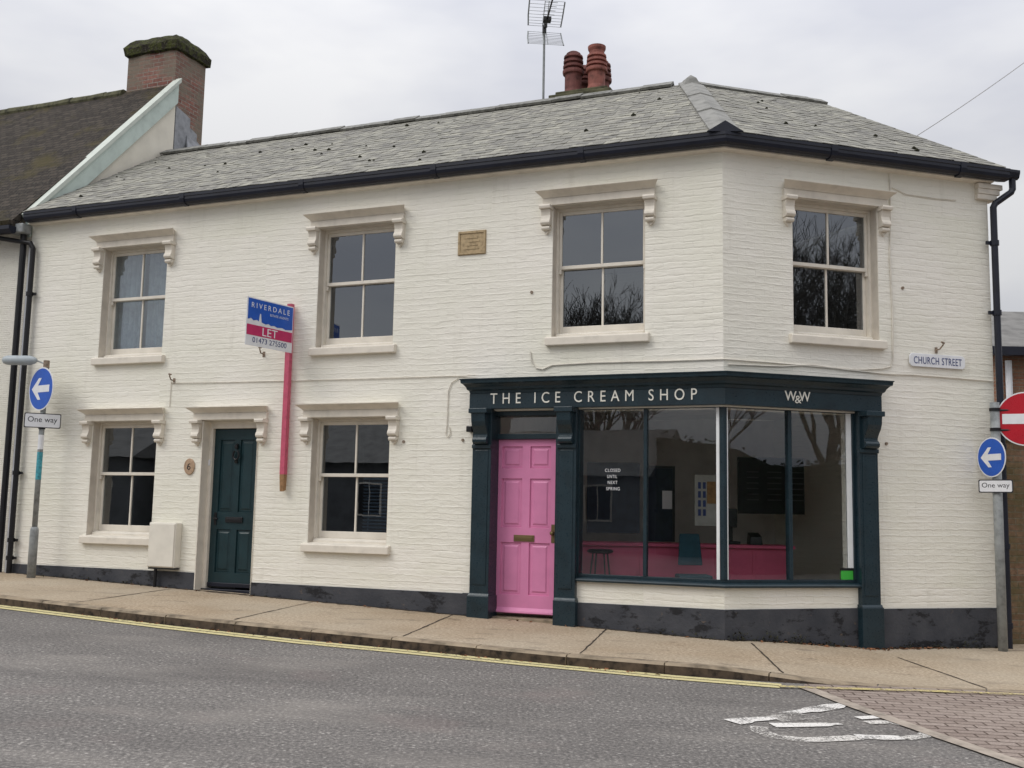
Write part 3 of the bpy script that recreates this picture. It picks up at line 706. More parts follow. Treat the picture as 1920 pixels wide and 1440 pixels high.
# ---- sash windows
CORB = [(0, 0), (.118, 0), (.125, -.02), (.118, -.045), (.092, -.052), (.078, -.085), (.07, -.125), (.078, -.165), (.095, -.19), (.10, -.215), (.085, -.238), (.05, -.245), (0, -.245)]
def corbel_mb(b, F, x, ztop):
    b.prism(F, [(y, z+ztop) for y, z in CORB[4:]]+[(0, ztop-.05)], x-.058, x+.058)
    b.prism(F, [(0, ztop), (.122, ztop), (.128, ztop-.02), (.12, ztop-.048), (0, ztop-.052)], x-.07, x+.07)
    b.tube([F(x-.05, .055, ztop-.275), F(x+.05, .055, ztop-.275)], .027, 10)
    b.plate(F, [(x-.05, ztop-.245), (x+.05, ztop-.245), (x+.048, ztop-.29), (x, ztop-.345), (x-.048, ztop-.29)], 0, .035)
def hood_mb(b, F, hw, z0):
    b.box(F, -hw+.035, hw-.035, -.01, .045, z0, z0+.088)
    b.loops([[F(sx*(hw+y*.6-.06), y, z) for y, z in [(-.01, z0+.088), (.046, z0+.090), (.060, z0+.106), (.100, z0+.128), (.146, z0+.154), (.150, z0+.163), (-.01, z0+.178)]] for sx in (-1, 1)])
def sash(b, x, z0, z1, y0, y1, st, bot, top):
    b.box(LOC, -x, -x+st, y0, y1, z0, z1); b.box(LOC, x-st, x, y0, y1, z0, z1)
    b.box(LOC, -x+st, x-st, y0, y1, z0, z0+bot); b.box(LOC, -x+st, x-st, y0, y1, z1-top, z1)
    b.box(LOC, -.012, .012, y0+.004, y1-.002, z0+bot, z1-top)
def make_window():
    b = MB(); hw = WW/2; d = .125
    b.box(LOC, -hw, -hw+.030, -.24, -d, .0, WH); b.box(LOC, hw-.030, hw, -.24, -d, .0, WH)
    b.box(LOC, -hw+.030, hw-.030, -.24, -d, WH-.035, WH); b.prism(LOC, [(-.24, .0), (-d+.05, .0), (-d+.05, .035), (-d-.02, .06), (-.24, .06)], -hw+.031, hw-.031)
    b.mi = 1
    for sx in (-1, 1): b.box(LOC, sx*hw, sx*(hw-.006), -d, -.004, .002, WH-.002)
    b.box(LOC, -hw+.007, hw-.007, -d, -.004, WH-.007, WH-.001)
    wdw = b.build('window', [SASH, STONESHADE], HOUSE, local=True, bevel=.003)
    x = hw-.031; mid = .85
    s1 = MB(); sash(s1, x, mid-.02, WH-.036, -.185, -.150, .034, .042, .042); 
    for sx in (-1, 1): s1.box(LOC, sx*x, sx*(x-.03), -.185, -.150, mid-.075, mid-.021)
    s1.build('upper_sash', SASH, wdw, local=True, bevel=.004)
    s2 = MB(); sash(s2, x, .061, mid+.018, -.232, -.195, .038, .085, .038); s2.build('lower_sash', SASH, wdw, local=True, bevel=.004)
    p = MB(); p.box(LOC, -x+.02, x-.02, -.172, -.168, mid+.0, WH-.06); p.box(LOC, -x+.02, x-.02, -.216, -.212, .1, mid); p.build('pane', GLASS, wdw, local=True)
    s = MB(); s.prism(LOC, [(-.124, -.11), (.07, -.11), (.07, -.02), (.05, -.008), (-.124, .014)], -.62, .62); s.build('sill', TRIM, wdw, local=True, bevel=.008)
    h = MB(); hood_mb(h, LOC, .715, WH+.005); h.build('hood', TRIM, wdw, local=True, bevel=.004)
    for sx in (-1, 1):
        c = MB(); corbel_mb(c, LOC, sx*.628, WH+.004); c.build('corbel', TRIM, wdw, local=True, bevel=.004)
    return wdw
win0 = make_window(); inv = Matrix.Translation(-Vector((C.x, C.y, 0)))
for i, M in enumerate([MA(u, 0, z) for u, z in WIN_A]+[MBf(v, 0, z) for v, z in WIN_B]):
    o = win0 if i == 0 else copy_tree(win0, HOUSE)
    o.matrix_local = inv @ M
# pair of curtains in the upper left-hand window
def curtain(b):
    for x0, x1 in ((-.54, -.02), (.10, .56)):
        n = 44; rings = [[], []]
        for i in range(n+1):
            x = x0+(x1-x0)*i/n; y = -.33+.045*math.sin(i*.75)+.018*math.sin(i*2.3)
            rings[0].append(FA(8.23+x, y, 2.06)); rings[1].append(FA(8.23+x, y, 3.62))
        b.loops(rings, False, False)
cur = part('curtain', CURT, None, curtain, smooth=True); tag(cur, 'pale drawn curtains hanging inside the upper sash window nearest the dark mossy roof', 'curtain')

# ---- green front door
def panelled(b, F, x0, x1, z0, z1, y, rects, th=.045, rec=.014, mould=.02):
    """a door leaf: grid of stiles and rails round recessed panels with raised fields"""
    w_, h_ = x1-x0, z1-z0
    R_ = [(x0+a*w_, x0+c*w_, z0+d*h_, z0+e*h_) for a, c, d, e in rects]
    xs = sorted({x0, x1, *[q for r in R_ for q in r[:2]]}); zs = sorted({z0, z1, *[q for r in R_ for q in r[2:]]})
    for xa, xb in zip(xs, xs[1:]):
        for za, zb in zip(zs, zs[1:]):
            inside = any(r[0]-1e-6 < (xa+xb)/2 < r[1]+1e-6 and r[2] < (za+zb)/2 < r[3] for r in R_)
            if not inside: b.face([F(xa, y, za), F(xb, y, za), F(xb, y, zb), F(xa, y, zb)])
    for xa, xb, za, zb in R_:
        lv = [(0, 0), (.004, -rec*1.2), (mould, -rec), (mould+.012, -rec), (mould+.03, -rec*.35)]
        rings = [[F(xa+i, y+d, za+i), F(xb-i, y+d, za+i), F(xb-i, y+d, zb-i), F(xa+i, y+d, zb-i)] for i, d in lv]
        b.loops(rings, False); b.face(rings[-1])
    b.face([F(x0, y-th, z0), F(x1, y-th, z0), F(x1, y-th, z1), F(x0, y-th, z1)])
    for q in (((x0, z0), (x1, z0)), ((x1, z0), (x1, z1)), ((x1, z1), (x0, z1)), ((x0, z1), (x0, z0))):
        (a, c), (d, e) = q; b.face([F(a, y, c), F(d, y, e), F(d, y-th, e), F(a, y-th, c)])
GDZ = -1.085
GD = part('door', GREEN, HOUSE, lambda b: panelled(b, FA, 6.095, 6.84, GDZ+.02, 1.010, -.175, [(.13, .44, .09, .36), (.56, .87, .09, .36), (.13, .44, .47, .93), (.56, .87, .47, .93)], rec=.016))
def gdframe(b):
    b.box(FA, 6.842, 6.903, -.26, -.13, GDZ-.03, 1.11); b.box(FA, 6.032, 6.093, -.26, -.13, GDZ-.03, 1.11); b.box(FA, 6.094, 6.841, -.26, -.13, 1.014, 1.11)
    for x in (6.9045, 6.0305): b.box(FA, x-.004, x+.0, -.13, .018, -1.2, 1.11)
    b.box(FA, 6.89, 6.9055, -.13, .022, -1.25, 1.105)
part('door_frame', SASH, GD, gdframe, bevel=.004)
part('doorstep', NAVY2, GD, lambda b: [b.box(FA, 6.035, 6.90, -.3, -.10, -1.3, GDZ-.005), b.box(FA, 6.1, 6.835, -.172, -.150, GDZ+.02, GDZ+.075)], bevel=.006)
part('letter_box', BLACK, GD, lambda b: [b.box(FA, 6.33, 6.60, -.176, -.158, -.225, -.155), b.box(FA, 6.35, 6.58, -.158, -.153, -.205, -.175)], bevel=.004)
def knock(b):
    b.tube([FA(6.47, -.17, .80), FA(6.47, -.15, .78), FA(6.47, -.145, .74)], [.02, .025, .022], 8)
    b.tube([FA(6.47+.045*math.sin(t), -.145, .66-.06*math.cos(t)+.0) for t in [i*math.pi/6 for i in range(-5, 6)]], .012, 8); b.tube([FA(6.47, -.17, .58), FA(6.47, -.145, .57)], .022, 8)
part('knocker', BLACK, GD, knock)
part('handle', BLACK, GD, lambda b: [b.tube([FA(6.765, -.172, -.175), FA(6.765, -.125, -.175), FA(6.69, -.12, -.18)], .011, 8), b.box(FA, 6.745, 6.785, -.174, -.166, -.26, -.10)])
def dhood(b):
    hood_mb(b, lambda x, y, z: FA(6.465+x, y, z), .615, 1.116)
part('door_hood', TRIM, GD, dhood, bevel=.004)
for sx in (-1, 1):
    part('corbel', TRIM, GD, lambda b: corbel_mb(b, lambda x, y, z: FA(6.465+x, y, z), sx*.515, 1.115), bevel=.004)
# stone date plaque
PQ = part('plaque', STONE, HOUSE, lambda b: b.box(FA, 2.862, 3.236, -.03, .012, 3.082, 3.382), bevel=.006)
part('plaque_border', STONE, PQ, lambda b: [b.box(FA, 2.87, 3.228, .0, .022, 3.35, 3.374), b.box(FA, 2.87, 3.228, .0, .022, 3.09, 3.112), b.box(FA, 2.87, 2.893, .0, .022, 3.112, 3.35), b.box(FA, 3.205, 3.228, .0, .022, 3.112, 3.35)]+[b.box(FA, 2.95+.02*(k % 2), 3.15-.03*(k % 3), .0, .017, 3.15+.045*k, 3.17+.045*k) for k in range(4)])

# ---- shopfront
FAS = part('shop_fascia', NAVY, HOUSE, lambda b: b.sweep([(-.25, 1.19), (.085, 1.185), (.085, 1.37), (-.02, 1.37)], 2.995, 1.945), bevel=.004)
def cornice(b):
    b.loops([[F_(e+(o-.1)*.75, o, z) for o, z in [(-.01, 1.37), (.09, 1.37), (.10, 1.40), (.125, 1.415), (.135, 1.44), (.17, 1.475), (.195, 1.485), (.20, 1.522), (.21, 1.525), (.21, 1.535), (-.01, 1.565)]] if k != 1 else [mitre(o, z) for o, z in [(-.01, 1.37), (.09, 1.37), (.10, 1.40), (.125, 1.415), (.135, 1.44), (.17, 1.475), (.195, 1.485), (.20, 1.522), (.21, 1.525), (.21, 1.535), (-.01, 1.565)]] for k, (F_, e) in enumerate([(FA, 2.995), (None, 0), (FB, 1.945)])])
part('cornice', NAVY, FAS, cornice)
text('shop_name', 'THE ICE CREAM SHOP', LETTER, FAS, FA, 2.722, .272, 1.242, 1.368, .086, .006, 1.75)
FAS['label'] = 'dark teal fascia lettered THE ICE CREAM SHOP'
def bx(v): return -v
text('emblem', 'W', LETTER, FAS, FBm, -.70, -.845, 1.262, 1.37, .086, .006, 1.0, .006); text('emblem', 'W', LETTER, FAS, FBm, -.875, -1.02, 1.262, 1.37, .086, .006, 1.0, .006); text('emblem', '&', LETTER, FAS, FBm, -.825, -.905, 1.238, 1.322, .088, .006)
def pilaster(F, x0, x1, zb, s):
    p = part('pilaster', NAVY, HOUSE, lambda b: [b.box(F, x0, x1, -.20, .075, zb, 1.184), b.box(F, x0+.035, x1-.035, .07, .083, -.86, .70)], bevel=.005)
    part('plinth_block', NAVY, p, lambda b: [b.box(F, x0-.018, x1+.018, -.15, .105, zb, -.985), b.prism(F, [(-.1, -.986), (.10, -.986), (.08, -.955), (-.1, -.955)], x0-.012, x1+.012)], bevel=.006)
    c = [(.07, 1.183), (.22, 1.183), (.228, 1.15), (.215, 1.12), (.21, 1.08), (.205, 1.03), (.185, .98), (.15, .93), (.125, .885), (.125, .86), (.15, .845), (.165, .82), (.16, .79), (.135, .772), (.07, .765)]
    part('bracket', NAVY, p, lambda b: [b.prism(F, c, x0+.03, x1-.03), b.box(F, x0+.0, x1-.0, .072, .10, .72, .765), b.box(F, x0+.004, x1-.004, .07, .23, 1.125, 1.182)], bevel=.006)
    return p
pilaster(FA, 2.705, 2.945, -1.6, 1); pilaster(FA, 1.655, 1.885, -1.7, 1); pilaster(FBm, -1.885, -1.645, -1.8, -1)
part('alarm_box', BLACK, HOUSE, lambda b: b.box(FA, 2.947, 3.02, .0, .11, .915, .985), bevel=.008)
# pink door with its fanlight
PD = part('shop_door', PINK, HOUSE, lambda b: panelled(b, FA, 1.955, 2.748, -1.185, .838, -.16, [(.113, .437, .106, .404), (.563, .887, .106, .404), (.113, .437, .490, .773), (.563, .887, .490, .773), (.113, .437, .833, .960), (.563, .887, .833, .960)], rec=.016))
PD['label'] = 'pink six-panel door'
part('letter_plate', BRASS, PD, lambda b: [b.box(FA, 2.235, 2.49, -.162, -.148, -.355, -.28), b.box(FA, 2.255, 2.47, -.148, -.144, -.335, -.30)], bevel=.004)
part('handle', BRASS, PD, lambda b: [b.box(FA, 1.975, 2.025, -.161, -.153, -.36, -.15), b.lathe(FA(2.0, -.115, -.25), [(.008, -.028), (.026, -.016), (.030, 0), (.026, .016), (.008, .028)], 12), b.tube([FA(2.0, -.16, -.25), FA(2.0, -.115, -.25)], .011, 8)])
part('weather_bar', PINK, PD, lambda b: b.prism(FA, [(-.161, -1.18), (-.125, -1.175), (-.13, -1.155), (-.161, -1.115)], 1.965, 2.738), bevel=.003)
def pdframe(b):
    b.box(FA, 2.75, 2.80, -.26, -.06, -1.5, 1.17); b.box(FA, 1.90, 1.952, -.26, -.06, -1.5, 1.17)
    b.box(FA, 1.953, 2.749, -.26, -.11, .842, .905); b.box(FA, 1.953, 2.749, -.26, -.06, 1.115, 1.168)
part('door_frame', NAVY, PD, pdframe, bevel=.004)
part('fanlight', SGLASS, PD, lambda b: b.box(FA, 1.953, 2.749, -.20, -.196, .905, 1.116))
part('threshold', KERB, PD, lambda b: b.box(FA, 1.89, 2.80, -.3, -.02, -1.5, -1.222), bevel=.008)
# shop window round the corner
def swframe(b):
    b.sweep([(-.12, -.772), (.055, -.772), (.06, -.752), (.045, -.735), (-.02, -.722), (-.12, -.722)], 1.668, 1.655)
    b.sweep([(-.09, -.722), (-.02, -.722), (-.02, -.690), (-.09, -.690)], 1.668, 1.655); b.sweep([(-.09, 1.165), (-.02, 1.165), (-.02, 1.19), (-.09, 1.19)], 1.668, 1.655)
    b.box(FA, .858, .898, -.095, -.015, -.69, 1.165); b.box(FBm, -.845, -.80, -.095, -.015, -.69, 1.165)
    b.box(FA, 1.642, 1.69, -.1, -.01, -.69, 1.165); b.box(FBm, -1.66, -1.615, -.1, -.01, -.69, 1.165)
    r = [(.055, -.015), (.055, -.10), (0, -.10)]
    q = [FA(.046, -.012, 0), mitre(-.012, 0), FB(.046, -.012, 0), FB(.05, -.10, 0), mitre(-.10, 0), FA(.05, -.10, 0)]
    b.hexa([p+Z*-.69 for p in q], [p+Z*1.165 for p in q])
SW = part('shop_window', NAVY, HOUSE, swframe, bevel=.003)
for F, x0, x1 in ((FA, .047, .857), (FA, .899, 1.641), (FBm, -.799, -.047), (FBm, -1.614, -.846)):
    part('pane', SGLASS, SW, lambda b: b.box(F, x0, x1, -.056, -.050, -.69, 1.165))
part('glazing_bead', INNERW, SW, lambda b: b.box(FA, .054, .088, -.0495, -.030, -.69, 1.164)); part('glazing_bead', INNERW, SW, lambda b: b.box(FBm, -1.613, -1.553, -.0495, -.030, -.56, 1.164)); part('glazing_bead', INNERW, SW, lambda b: b.box(FBm, -.066, -.050, -.0495, -.030, -.69, 1.164))
for k, (s, x0, x1) in enumerate([('CLOSED', 1.352, 1.172), ('UNTIL', 1.325, 1.21), ('NEXT', 1.318, 1.206), ('SPRING', 1.335, 1.178)]):
    z = [.457, .387, .320, .250][k]; text('window_lettering', s, SWHITE, SW, FA, x0, x1, z, z+.036, -.0495, .001, 1.15)
# ------------------------------------------------------------------ inside the shop
def counter(b):
    b.box(W3, .70, 3.62, 13.35, 13.95, .1, .92)
ct = thing('counter', (2.2, 13.6, .1), 'long pink serving counter inside the shop window', 'counter')
part('front', PINKP, ct, lambda b: [b.box(W3, .70, 3.52, 13.35, 13.42, .1, .90)]+[b.box(W3, .70+.47*k, .735+.47*k, 13.338, 13.349, .1, .90) for k in range(7)], bevel=.004)
part('worktop', PINKP, ct, lambda b: b.box(W3, .66, 3.58, 13.30, 14.0, .905, .945), bevel=.006)
mb_ = thing('menu_board', FB(1.75, -3.6, .3), 'large black menu board on the shop back wall, seen across the second mullion', 'menu board')
P0 = Vector((3.05, 14.55, 1.45)); 
part('board', BOARDB, mb_, lambda b: b.box(W3, 3.08, 3.98, 14.30, 14.33, 1.34, 2.10))
part('menu_lines', CHALK, mb_, lambda b: [b.box(W3, 3.2+.28*(k % 3), 3.36+.28*(k % 3)+.03*((k*7) % 3), 14.296, 14.299, 1.52+.075*(k//3), 1.535+.075*(k//3)) for k in range(18)])
tl = thing('till', (2.78, 13.62, .945), 'black till screen standing on the pink counter', 'till')
part('screen', BLACK, tl, lambda b: b.box(W3, 2.66, 2.92, 13.6, 13.64, 1.16, 1.40), bevel=.008); part('stand', BLACK, tl, lambda b: [b.box(W3, 2.72, 2.95, 13.55, 13.75, .946, .985), b.box(W3, 2.81, 2.87, 13.64, 13.68, .985, 1.2)], bevel=.006)
cm = part('card_machine', BLACK, None, lambda b: b.hexa([Vector(p) for p in ((3.06, 13.5, .946), (3.22, 13.5, .946), (3.22, 13.7, .946), (3.06, 13.7, .946))], [Vector(p) for p in ((3.07, 13.51, 1.05), (3.21, 13.51, 1.05), (3.21, 13.69, 1.10), (3.07, 13.69, 1.10))]), bevel=.006)
tag(cm, 'small black card machine on the pink counter top', 'card machine')
bp = part('wall_panel', BLUEB, None, lambda b: b.box(W3, 1.02, 1.72, 14.0, 14.03, 1.05, 1.98)); tag(bp, 'dark blue panel standing behind the white window lettering', 'panel')
PAPER = paint('aged_paper', (.36, .35, .32), .8, .12, 9)
po = thing('poster', (2.35, 13.05, 1.05), 'framed poster of a house with orange shutters beside the corner post', 'poster')
part('frame', PAPER, po, lambda b: b.box(W3, 2.27, 2.55, 13.0, 13.02, 1.18, 1.80)); part('print', [paint('poster_orange', (.26, .14, .05), .6, .2, 30), SLATEINK], po, lambda b: [b.box(W3, 2.42, 2.53, 12.993, 12.998, 1.45, 1.72)]+[(setattr(b, 'mi', 1), b.box(W3, 2.31+.06*(k % 2), 2.345+.06*(k % 2), 12.993, 12.998, 1.30+.11*(k//2), 1.38+.11*(k//2))) for k in range(8)])
TEALD = paint('dark_teal_cloth', (.015, .06, .085), .8, .1, 6)
st = thing('shop_chair', (2.0, 12.75, .1), 'dark teal chair inside the shop near the corner post', 'chair')
part('seat', TEALD, st, lambda b: b.box(W3, 2.02, 2.42, 12.62, 12.98, .53, .60), bevel=.02); part('backrest', TEALD, st, lambda b: b.hexa([Vector(p) for p in ((2.06, 12.96, .70), (2.36, 12.96, .70), (2.36, 13.0, .70), (2.06, 13.0, .70))], [Vector(p) for p in ((2.09, 13.02, 1.08), (2.33, 13.02, 1.08), (2.33, 13.05, 1.08), (2.09, 13.05, 1.08))]), bevel=.015)
for x, y in ((2.05, 12.65), (2.39, 12.65), (2.05, 12.96), (2.39, 12.96)): part('leg', BLACK, st, lambda b: b.tube([(x, y, .1), (x, y, .535)], .014, 8))
def stool(x, y, label):
    t = thing('bar_stool', (x, y, .1), label, 'stool')
    part('seat', BLACK, t, lambda b: b.lathe((x, y, .82), [(.13, 0), (.16, .015), (.16, .035), (.14, .05)], 16))
    for k in range(4):
        a = .4+k*math.pi/2; part('leg', BLACK, t, lambda b: b.tube([(x+.10*math.cos(a), y+.10*math.sin(a), .82), (x+.19*math.cos(a), y+.19*math.sin(a), .1)], .012, 6))
    part('foot_ring', BLACK, t, lambda b: b.tube([(x+.155*math.cos(q), y+.155*math.sin(q), .36) for q in [i*math.pi/8 for i in range(17)]], .009, 6))
stool(1.12, 13.05, 'dark bar stool in front of the pink counter, behind the white window lettering')
ft = thing('framed_notice', (1.95, 13.9, 1.4), 'tall dark framed notice board with a white sheet, behind the second shop pane', 'notice board')
part('frame', BLACK, ft, lambda b: [b.box(W3, 1.80, 1.83, 14.1, 14.14, .95, 1.95), b.box(W3, 2.17, 2.20, 14.1, 14.14, .95, 1.95), b.box(W3, 1.831, 2.169, 14.1, 14.14, 1.92, 1.95)]); part('board', BLUEB, ft, lambda b: b.box(W3, 1.831, 2.169, 14.11, 14.13, .95, 1.919)); part('sheet', INNERW, ft, lambda b: b.box(W3, 2.03, 2.16, 14.095, 14.099, 1.38, 1.62))
gc = thing('green_card', FB(1.53, -.035, -.69), 'bright green card standing in the bottom corner of the shop window', 'card')
part('card', LIME, gc, lambda b: b.box(FBm, -1.605, -1.455, -.040, -.030, -.688, -.590)); part('card_edge', BLACK, gc, lambda b: b.box(FBm, -1.61, -1.45, -.041, -.028, -.589, -.562))

# ------------------------------------------------------------------ things on the front
def wire(name, F, pts, r, mat, label, cat='cable', group=None):
    b = MB(); b.tube([F(*p) for p in pts], r, 6); return tag(b.build(name, mat), label, cat, group)
wire('wall_cable', FA, [(7.473, .012, 1.66), (7.473, .012, 1.63), (6.5, .012, 1.615), (5.3, .012, 1.605), (4.2, .013, 1.60), (3.25, .012, 1.60), (3.1, .012, 1.59), (3.02, .03, 1.60), (2.95, .03, 1.60)], .006, CABLE, 'thin painted cable running level across the wall from under a hook to the shop cornice')
wire('wall_cable', FA, [(7.473, .010, 1.64), (7.478, .010, 1.30)], .005, CABLE, 'short thin cable dropping down the wall beside the lower window hood nearest the pole sign')
wire('wall_cable', FA, [(3.18, .012, 1.57), (3.27, .012, 1.52), (3.31, .012, 1.42), (3.317, .012, 1.0), (3.33, .012, .90), (3.30, .012, .86), (3.27, .012, .90), (3.28, .012, .98)], .006, CABLE, 'thin painted cable hanging in a loop beside the left end of the shop cornice')
b = MB(); b.tube([FA(2.26, .012, 1.86), FA(2.24, .012, 1.75), FA(2.18, .012, 1.66), FA(2.10, .012, 1.645), FA(1.98, .012, 1.69), FA(1.5, .012, 1.70), FA(.5, .012, 1.69), mitre(.012, 1.69), FB(.6, .012, 1.685), FB(1.2, .012, 1.672), FB(1.7, .012, 1.665), FB(2.02, .012, 1.70), FB(2.13, .012, 1.73), FB(2.16, .012, 1.80), FB(2.17, .012, 2.4), FB(2.15, .012, 3.0), FB(2.175, .012, 3.6), FB(2.175, .012, 4.03)], .008, 6)
tag(b.build('wall_cable', CABLE), 'painted cable running above the shop cornice, round the corner and up to the gutter', 'cable')
b = MB(); b.tube([FB(.05, .012, 1.635), FB(.7, .012, 1.65), FB(1.1, .012, 1.69), FB(1.5, .012, 1.66), FB(2.1, .012, 1.64), FB(2.4, .012, 1.65), FB(3.0, .012, 1.645), FB(3.55, .012, 1.635)], .008, 6)
tag(b.build('wall_cable', CABLE), 'painted cable running level under the street nameplate to the drainpipe', 'cable')
b = MB(); b.tube([FB(2.2, .012, 3.86), FB(2.4, .012, 3.80), FB(2.8, .012, 3.79), FB(3.1, .012, 3.80)], .005, 6); tag(b.build('wall_cable', CABLE), 'short thin cable sagging just under the eaves near the right-hand drainpipe', 'cable')
def hook(F, x, z, label):
    t = thing('wall_hook', F(x, 0, z), label, 'hook')
    part('hook_arm', RUST, t, lambda b: [b.tube([F(x, 0, z), F(x, .07, z+.006), F(x-.012, .115, z+.05), F(x-.012, .115, z+.075)], .009, 8), b.tube([F(x-.032, .11, z+.07), F(x+.008, .11, z+.08)], .012, 8)]); part('hook_plate', RUST, t, lambda b: b.box(F, x-.018, x+.018, 0, .010, z-.035, z+.035), bevel=.003)
hook(FA, 6.0, 1.97, 'rusty iron wall hook directly under the LET board'); hook(FBm, -2.76, 1.96, 'rusty iron wall hook above the street nameplate'); hook(FA, 7.43, 1.66, 'small wall hook above the left-hand lower window hood')
for F, x, z, lb in ((FA, 2.259, 2.571, 'dark bolt end in the wall left of the upper window nearest the corner'), (FA, 3.106, .826, 'dark bolt end in the wall just left of the shop pilaster bracket'), (FA, 3.90, .812, 'dark bolt end in the wall beside the window next to the green door'), (FBm, -2.321, 2.668, 'dark bolt end in the wall right of the side-street upper window'), (FBm, -2.05, .84, 'dark bolt end in the wall right of the right-hand shop pilaster')):
    b = MB(); b.tube([F(x, -.005, z), F(x, .018, z)], [.020, .016], 8); tag(b.build('wall_bolt', RUST), lb, 'bolt')
# street nameplate
NP = thing('street_nameplate', FB(2.75, .02, 1.75), 'white street nameplate with rounded corners reading CHURCH STREET', 'sign')
def rrect(x0, x1, z0, z1, r, n=6):
    out = []
    for cx, cz, a0 in ((x1-r, z1-r, 0), (x0+r, z1-r, 90), (x0+r, z0+r, 180), (x1-r, z0+r, 270)):
        out += [(cx+r*math.cos(R(a0+90*k/n)), cz+r*math.sin(R(a0+90*k/n))) for k in range(n+1)]
    return out
part('plate', SWHITE, NP, lambda b: b.plate(FBm, rrect(-3.14, -2.375, 1.75, 1.905, .05), .012, .030), bevel=.004)
text('street_name', 'CHURCH STREET', SLATEINK, NP, FBm, -2.43, -3.09, 1.785, 1.868, .0305, .002, 1.1)
# meter cabinet
MC = thing('meter_box', FA(7.37, 0, -.84), 'cream meter cabinet on the wall between the lower window and the green door', 'meter box')
part('cabinet', paint('cream_cabinet', (.70, .665, .58), .5, .05, 5), MC, lambda b: b.box(FA, 7.16, 7.60, .0, .125, -.835, -.245), bevel=.012)
part('cabinet_door', paint('cream_cabinet_door', (.72, .685, .60), .5, .05, 5), MC, lambda b: b.box(FA, 7.175, 7.585,   .126, .137, -.82, -.262), bevel=.006)
part('pipe', BLACK, MC, lambda b: [b.tube([FA(7.50, .07, -.83), FA(7.50, .07, -1.25)], .022, 8), b.box(FA, 7.15, 7.585, .02, .12, -.855, -.837)])
# oval house number
HN = thing('house_number', FA(7.09, .02, .39), 'small oval tan ceramic number plate left of the green door', 'house number')
part('plate', OVAL, HN, lambda b: b.plate(FA, [(7.09+.085*math.cos(t), .50+.108*math.sin(t)) for t in [2*math.pi*i/28 for i in range(28)]], .0, .022), bevel=.008)
text('numeral', '6', INK, HN, FA, 7.118, 7.062, .455, .545, .0225, .002)
bl = part('bell_push', SWHITE, None, lambda b: b.box(FA, 6.86, 6.89, -.13, -.115, .52, .60), bevel=.004); tag(bl, 'small white bell push on the green door frame', 'bell push')
# letting board
LB = thing('letting_board', FA(5.57, .08, .18), 'blue, white and magenta LET board on a pink post fixed to the wall', 'sign')
def lpost(b):
    b.mi = 0; b.box(FA, 5.535, 5.605, .035, .105, .40, 2.60); b.mi = 1; b.hexa([FA(5.535, .035, .40), FA(5.605, .035, .40), FA(5.605, .105, .40), FA(5.535, .105, .40)], [FA(5.543, .036, .20), FA(5.597, .036, .20), FA(5.597, .095, .185), FA(5.543, .095, .185)])
part('post', [POLEP, WOODR], LB, lpost, bevel=.004)
bd = -Vector((math.sin(R(32)), math.cos(R(32)), 0)); bn = Vector((-bd.y, bd.x, 0)); bn = bn if bn.x > 0 else -bn
BP = FA(5.57, .10, 0); BP.z = 0
def FL(x, y, z): return BP + bd*x + bn*(y+.036) + Z*(z+H)      # x from the post outward (viewer's left)
part('board', SWHITE, LB, lambda b: b.box(FL, -.03, .775, 0, .008, 1.955, 2.555))
part('blue_field', BLUE, LB, lambda b: b.plate(FL, [(-.02, 2.54), (.755, 2.54), (.755, 2.275), (.70, 2.295), (.66, 2.27), (.60, 2.285), (.57, 2.27), (.555, 2.37), (.535, 2.37), (.52, 2.265), (.45, 2.25), (.40, 2.265), (.36, 2.245), (.30, 2.255), (.25, 2.24), (.16, 2.25), (.10, 2.235), (-.02, 2.25)], .009, .011))
part('magenta_field', MAG, LB, lambda b: b.box(FL, -.02, .765, .009, .011, 2.085, 2.215))
text('lettering', 'RIVERDALE', SWHITE, LB, FL, .70, .04, 2.43, 2.495, .0112, .001, 1.5)
text('lettering', 'ESTATE AGENTS', SWHITE, LB, FL, .38, .06, 2.365, 2.395, .0112, .001, 1.1)
text('lettering', 'LET', SWHITE, LB, FL, .50, .24, 2.10, 2.20, .0112, .001)
text('lettering', '01473 275500', SLATEINK, LB, FL, .66, .07, 2.00, 2.065, .009, .001)

# ------------------------------------------------------------------ road signs
def post(name, x, y, z0, z1, label):
    t = thing(name, (x, y, z0), label, 'road sign'); return t
def facing(az, P):                            # frame whose y axis looks along azimuth az; x to the viewer's left
    n = Vector((math.cos(R(az)), math.sin(R(az)), 0))
    l = n.cross(Z)
    def F(x, y, z): return P + l*x + n*y + Z*z
    return F
def circ(r, n=48, cx=0, cz=0): return [(cx+r*math.cos(2*math.pi*i/n), cz+r*math.sin(2*math.pi*i/n)) for i in range(n)]
def arrow_left(b, F, r, y0, y1):
    h = r
    b.plate(F, [(.74*h, 0), (.20*h, .50*h), (-.02*h, .50*h), (.24*h, .16*h), (-.70*h, .16*h), (-.70*h, -.16*h), (.24*h, -.16*h), (-.02*h, -.50*h), (.20*h, -.50*h)], y0, y1)
def disc(t, F, r):
    part('backing_plate', SWHITE, t, lambda b: b.plate(F, circ(r), 0, .006))
    part('blue_disc', BLUE, t, lambda b: b.plate(F, circ(r*.94), .0062, .0085)); part('arrow', SWHITE, t, lambda b: arrow_left(b, F, r, .0087, .011))
def plate(t, F, w_, h_):
    part('plate', INK, t, lambda b: b.plate(F, rrect(-w_/2, w_/2, -h_/2, h_/2, .02), 0, .005)); part('plate_face', SWHITE, t, lambda b: b.plate(F, rrect(-w_/2+.012, w_/2-.012, -h_/2+.012, h_/2-.012, .015), .0052, .007))
    text('plate_lettering', 'One way', INK, t, F, w_*.40, -w_*.40, -h_*.22, h_*.26, .0072, .001)
p0 = FA(9.42, .30, pave_z(9.42, .3)-.05)
